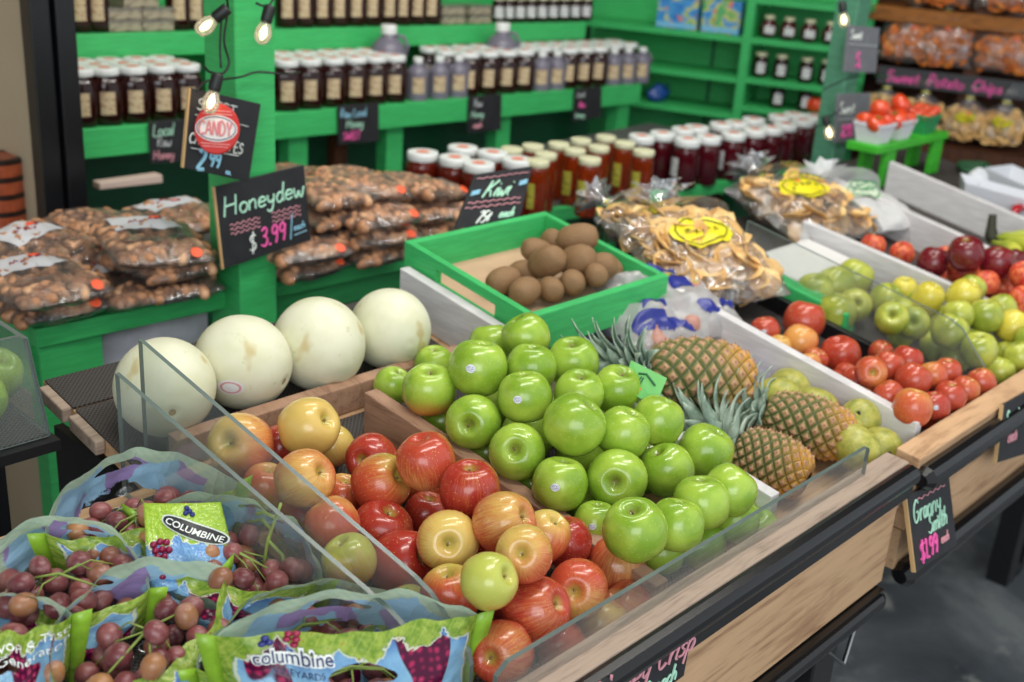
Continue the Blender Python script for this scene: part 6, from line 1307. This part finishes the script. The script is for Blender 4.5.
# ================================================================ string of lights
WIRE = plain('black_wire', rgb(20, 24, 24), .5)
def _bulb():
    t = NT('warm_glowing_bulb'); t.bs(color=(1, .9, .7, 1), rough=.05, emis=(1, .78, .42, 1), estr=6); return t.m
BULB = _bulb(); BGLASS = film('bulb_glass', (1, .97, .9), haze=.12)
def bulb(p, d, lab):
    root = empty('light_bulb', p); q = Vector(d).to_track_quat('Z', 'Y'); root.rotation_euler = q.to_euler(); tag(root, lab, 'light', 'string light bulbs')
    MB().lathe([(0, 0), (.008, 0), (.009, .004), (.009, .022), (.007, .026), (0, .026)], 14, caps=False).build('socket', WIRE, root, smooth=True)
    MB().lathe(smoothprof([(.006, .024), (.010, .032), (.0125, .042), (.010, .052), (.005, .057), (0, .058)], 3), 18, caps=False).build('glass_envelope', BGLASS, root, smooth=True)
    MB().lathe(smoothprof([(0, .030), (.003, .033), (.005, .042), (.003, .049), (0, .051)], 2), 10, caps=False).build('filament', BULB, root, smooth=True)
bulb(at_y(228, 8, 1.47), RT*-1-UP*.8, 'clear glowing bulb at the upper left of the green post')
bulb(at_y(270, 6, 1.46), RT*-.25-UP*1, 'clear glowing bulb at the upper right of the green post')
bulb(at_y(218, 74, 1.44), RT*-.25-UP*1, 'glowing bulb hanging over the round red tag')
bulb(at_y(842, 2, 1.33), RT*.1-UP, 'glowing bulb at the top of the right post')
bulb(at_y(825, 116, 1.33), RT*.25-UP, 'glowing bulb low on the right post')
def wire(pts, lab):
    P = [at_y(*q) for q in pts]; sm = []
    for i in range(len(P)-1):
        a, b, c, d = P[max(0, i-1)], P[i], P[i+1], P[min(len(P)-1, i+2)]
        for k in range(6): t = k/6; sm.append(.5*((2*b)+(c-a)*t+(2*a-5*b+4*c-d)*t*t+(3*b-a-3*c+d)*t**3))
    sm.append(P[-1]); o = MB().tube(sm, .0018, 6).build('light_wire', WIRE, smooth=True); tag(o, lab, 'wire', 'string light wires')
wire([(224, -10, 1.47), (228, 8, 1.48), (224, 40, 1.485), (229, 62, 1.485), (223, 73, 1.48), (210, 72, 1.475), (204, 66, 1.47)], 'black wire looping down the left of the green post')
wire([(222, 10, 1.48), (220, 45, 1.485), (221, 68, 1.482)], 'short black wire strand beside the wire loop')
wire([(196, 92, 1.46), (205, 82, 1.46), (218, 80, 1.455), (240, 77, 1.47), (258, 72, 1.485), (285, 74, 1.49), (300, 72, 1.60)], 'black wire running across the green post above the cantaloupe sign')
wire([(256, 3, 1.48), (264, 6, 1.47), (271, 3, 1.47), (276, -12, 1.48)], 'black wire at the top right of the green post')
wire([(822, 90, 1.35), (835, 84, 1.345), (850, 78, 1.345), (862, 76, 1.35)], 'black wire crossing the right post below the upper sign')
wire([(818, 128, 1.35), (828, 118, 1.34), (838, 112, 1.345)], 'black wire by the low bulb of the right post')

# ================================================================ cooler at the left, its door frame and tins
FRM = plain('black_door_frame', rgb(16, 17, 20), .3, .1); BEI = plain('beige_panel', rgb(176, 160, 134), .7, .12, 3)
ck = empty('cooler_cabinet', (.8, 2.2, 0)); tag(ck, 'tall cabinet with black door frame and beige inside at the left edge', 'cabinet')
part(MB().box((.930, 2.02, 0), (.967, 2.06, 2.2)).box((.967, 2.035, 0), (.972, 2.055, 2.2)).box((.972, 2.01, 0), (1.008, 2.06, 2.2)), 'door_frame', FRM, ck, bevel=.003)
part(MB().box((.30, 2.40, 0), (.965, 2.42, 2.2)), 'back_panel', BEI, ck)
part(MB().box((.955, 2.06, 0), (.965, 2.40, 2.2)), 'side_panel', BEI, ck)
zt_ = at_y(20, 215, 2.2).z
part(MB().box((.30, 2.10, zt_-.035), (.955, 2.40, zt_-.012)), 'shelf', plain('pale_shelf', rgb(150, 150, 140), .4), ck)
zr = at_y(15, 85, 2.3).z
part(MB().box((.30, 2.32, zr-.05), (.955, 2.34, zr-.04)).box((.30, 2.32, zr+.02), (.955, 2.325, zr+.03)), 'rail', plain('pale_rail', rgb(186, 180, 160), .3), ck)
part(MB().box((.69, 2.385, 1.33), (.73, 2.40, 1.36)), 'switch_plate', plain('grey_plate', rgb(150, 150, 146), .5), ck)
TIN = plain('copper_tin', rgb(172, 84, 52), .35, .2, 40); TINB = plain('tin_band', rgb(40, 24, 20), .4)
def tin(px, py, k, lab):
    p = at_z(px, 205, zt_-.012); o = MB().lathe([(0, 0), (.049, 0), (.050, .003), (.050, .030), (.049, .033), (0, .033)], 26, caps=False).build('round_tin', TIN, smooth=False); o.location = (p.x, 2.2, zt_-.0115+.0335*k)
    MB().lathe([(.0502, .024), (.0512, .025), (.0512, .033), (.0502, .0338), (.040, .0342)], 26, caps=False).build('lid_band', TINB, o); tag(o, lab, 'tin', 'copper coloured tins')
for k in range(3): tin(14, 0, k, 'copper tin, %s from the bottom of the right stack in the cabinet' % ORD[k+1])
for k in range(4): tin(-34, 0, k, 'copper tin, %s from the bottom of the left stack in the cabinet' % ORD[k+1])
# pale stick lying behind the pecans
a, b = at_y(100, 190, 2.16), at_y(163, 183, 2.16); o = MB().hexa([tuple(a+Vector(v)) for v in ((0, 0, 0), (0, .02, 0))][:0] or [tuple(q) for q in (a, b, b+Vector((0, .03, 0)), a+Vector((0, .03, 0)), a+Vector((0, 0, .014)), b+Vector((0, 0, .018)), b+Vector((0, .03, .018)), a+Vector((0, .03, .014)))]).build('wooden_batten', plain('pink_white_batten', rgb(206, 182, 170), .6), bevel=.002)
tag(o, 'pale wooden batten across the dark gap behind the left pecan bags', 'batten')

# ================================================================ left neighbour: clear bin of green apples and its table
lt = empty('side_table', (.2, 1.2, 0)); tag(lt, 'black side table at the left edge carrying the clear apple bin', 'table')
zb = at_y(20, 432, 1.12).z
part(MB().box((-.2, 1.085, zb-.016), (.495, 1.40, zb-.004)), 'table_top', BLACKM, lt)
part(MB().box((-.2, 1.12, zb-.32), (.40, 1.40, zb-.06)), 'front_panel', MAT, lt)
part(MB().box((.44, 1.2, 0), (.48, 1.24, zb-.02)), 'leg', BLACKM, lt)
part(MB().box((-.15, 1.2, 0), (-.11, 1.24, zb-.02)), 'leg', BLACKM, lt)
cb = empty('apple_bin', (.3, 1.15, zb)); tag(cb, 'clear acrylic bin at the left edge holding green apples', 'bin')
mb = MB(); guard(mb, [(-.1, 1.10, zb-.003), (.489, 1.10, zb-.003), (.474, 1.10, zb+.112), (.466, 1.10, zb+.117), (-.1, 1.10, zb+.117)]); part(mb, 'bin_front', [ACR, ACRE], cb)
mb = MB(); guard(mb, [(.489, 1.10, zb-.003), (.489, 1.34, zb-.003), (.474, 1.34, zb+.112), (.474, 1.10, zb+.112)]); part(mb, 'bin_side', [ACR, ACRE], cb)
part(MB().box((-.1, 1.10, zb-.0035), (.488, 1.34, zb-.001)), 'bin_bottom', MAT, cb)
g2, g2s = apmesh(GRANNY, .036, .93)
for i, (px, py, lab) in enumerate([(-2, 410, 'green apple in the clear bin, nearer the left edge'), (8, 412, 'green apple in the clear bin, tucked behind its neighbour'), (-25, 412, 'green apple in the clear bin, outside the left edge')]):
    p = at_y(px, py, 1.16+.055*(i == 1)+.0); o = dupk(g2, [g2s], (p.x-.02+.01*i, p.y, zb+.030), rotstem(imgdir(.5, .6, .4), i), .84); o.color = (1, 0, 0, 1); tag(o, lab, 'apple', 'green apples in the clear bin')
bpy.data.objects.remove(g2s); bpy.data.objects.remove(g2)

# ================================================================ brown shelves at the right with bagged snacks
BO = Vector((3.62, 1.72, 0))
def br_at(px, py): q = at_pn(px, py, BO, UN); return (q-BO).dot(UU), q.z
def bb(s0, s1, d0, d1, z0, z1):
    p = [BO+UU*s+UN*(-d)+Vector((0, 0, z)) for z in (z0, z1) for s, d in ((s0, d0), (s1, d0), (s1, d1), (s0, d1))]; return [tuple(q) for q in p]
bw = empty('brown_shelving', BO+UU*.4); tag(bw, 'dark brown board shelving at the right with bagged snacks', 'shelf')
z_top1, z_top0 = br_at(950, 12)[1], br_at(950, 27)[1]; z_s = br_at(950, 74)[1]; z_s0 = br_at(950, 88)[1]; sL, sR = br_at(846, 60)[0], br_at(1060, 60)[0]
for k in range(8):
    s0 = sL+(sR-sL)/8*k; part(MB().hexa(bb(s0+.002, s0+(sR-sL)/8-.002, .26, .28, .4, 1.6)), 'back_plank', DARKW, bw)
part(MB().hexa(bb(sL, sR, 0, .24, z_top0, z_top1)), 'upper_shelf', SHELFW, bw, bevel=.002)
part(MB().hexa(bb(sL, sR, .0, .24, z_s-.02, z_s)), 'lower_shelf', DARKW, bw, bevel=.002)
part(MB().hexa(bb(br_at(955, 110)[0], br_at(955, 110)[0]+.05, .02, .06, .6, 1.6)), 'upright', DARKW, bw)
part(MB().hexa(bb(sL-.02, sL+.01, .0, .26, .6, 1.6)), 'upright', GREEND, bw)
part(MB().hexa(bb(sL, sR, -.12, .26, .80, .845)), 'bottom_shelf', DARKW, bw)
cs = [BO+UU*s-UN*.004*0+UN*.003+Vector((0, 0, z)) for s, z in ((br_at(878, 72)[0], z_s+.002), (sR, z_s+.002), (sR, z_s-.055), (br_at(878, 72)[0], z_s-.055))]
o, F = board('sweet_potato_sign', cs, 'long dark strip sign reading Sweet Potato Chips in pink', mat=plain('dark_strip', rgb(52, 52, 56), .6), edge=False); Wd = (cs[1]-cs[0]).length; A_ = lambda x, y: F(x/Wd, y/.057 if y < .06 else y, .0015)
ink('chalk', o, F, [('hot', lambda mb: writing(mb, 'Sweet  Potato  Chips', .03, .012, .034, A_, .0026, sp=1.15, slant=.1)), ('grey', lambda mb: [mb.tube([A_(x0, .15), A_(x0+.02, .85)], .0008, 4) for x0 in [Wd-.02-.014*i for i in range(9)]])])
def bagon(px, z, lab, chip, seed, W=.22, H_=.16, d=.07, lb=0, tilt=1.25, lblm=None):
    s_, _z = br_at(px, 60); q = BO+UU*s_-UN*d; p = Vector((q.x, q.y, z+.005)); rz = math.atan2(UU.y, UU.x)
    r = chipbag('snack_bag', p+UN*.03, W, H_, .09, (tilt, 0, rz), lab, 'bag', 'snack bags on the brown shelves', chip, seed, labels=lb, cut=.022, nch=80)
    r.location = p+Vector((0, 0, H_*.47)); return r
bagon(905, z_s, 'bag of orange chips on the brown shelf, nearest the post', CHIPO, 31, .18, .14)
bagon(938, z_s, 'large bag of orange chips in the middle of the brown shelf', CHIPO, 32, .20, .15)
bagon(1008, z_s, 'bag of orange chips at the right end of the brown shelf', CHIPO, 33, .20, .13)
bagon(1000, z_top1, 'snack bag on top of the upper brown shelf, at the right', CHIPO, 34, .22, .12)
bagon(925, z_top1, 'snack bag on top of the upper brown shelf, at the left', CHIPO, 36, .2, .08)
zb2 = .846
for px, sd, lab in ((892, 41, 'yellow-labelled snack bag low behind the tomato stand, left'), (932, 42, 'yellow-labelled snack bag low behind the tomato stand, right'), (978, 43, 'yellow-labelled snack bag on the bottom board, middle'), (1016, 44, 'yellow-labelled snack bag on the bottom board at the right edge')):
    bagon(px, zb2, lab, CHIP, sd, .13, .10, .03, 1)
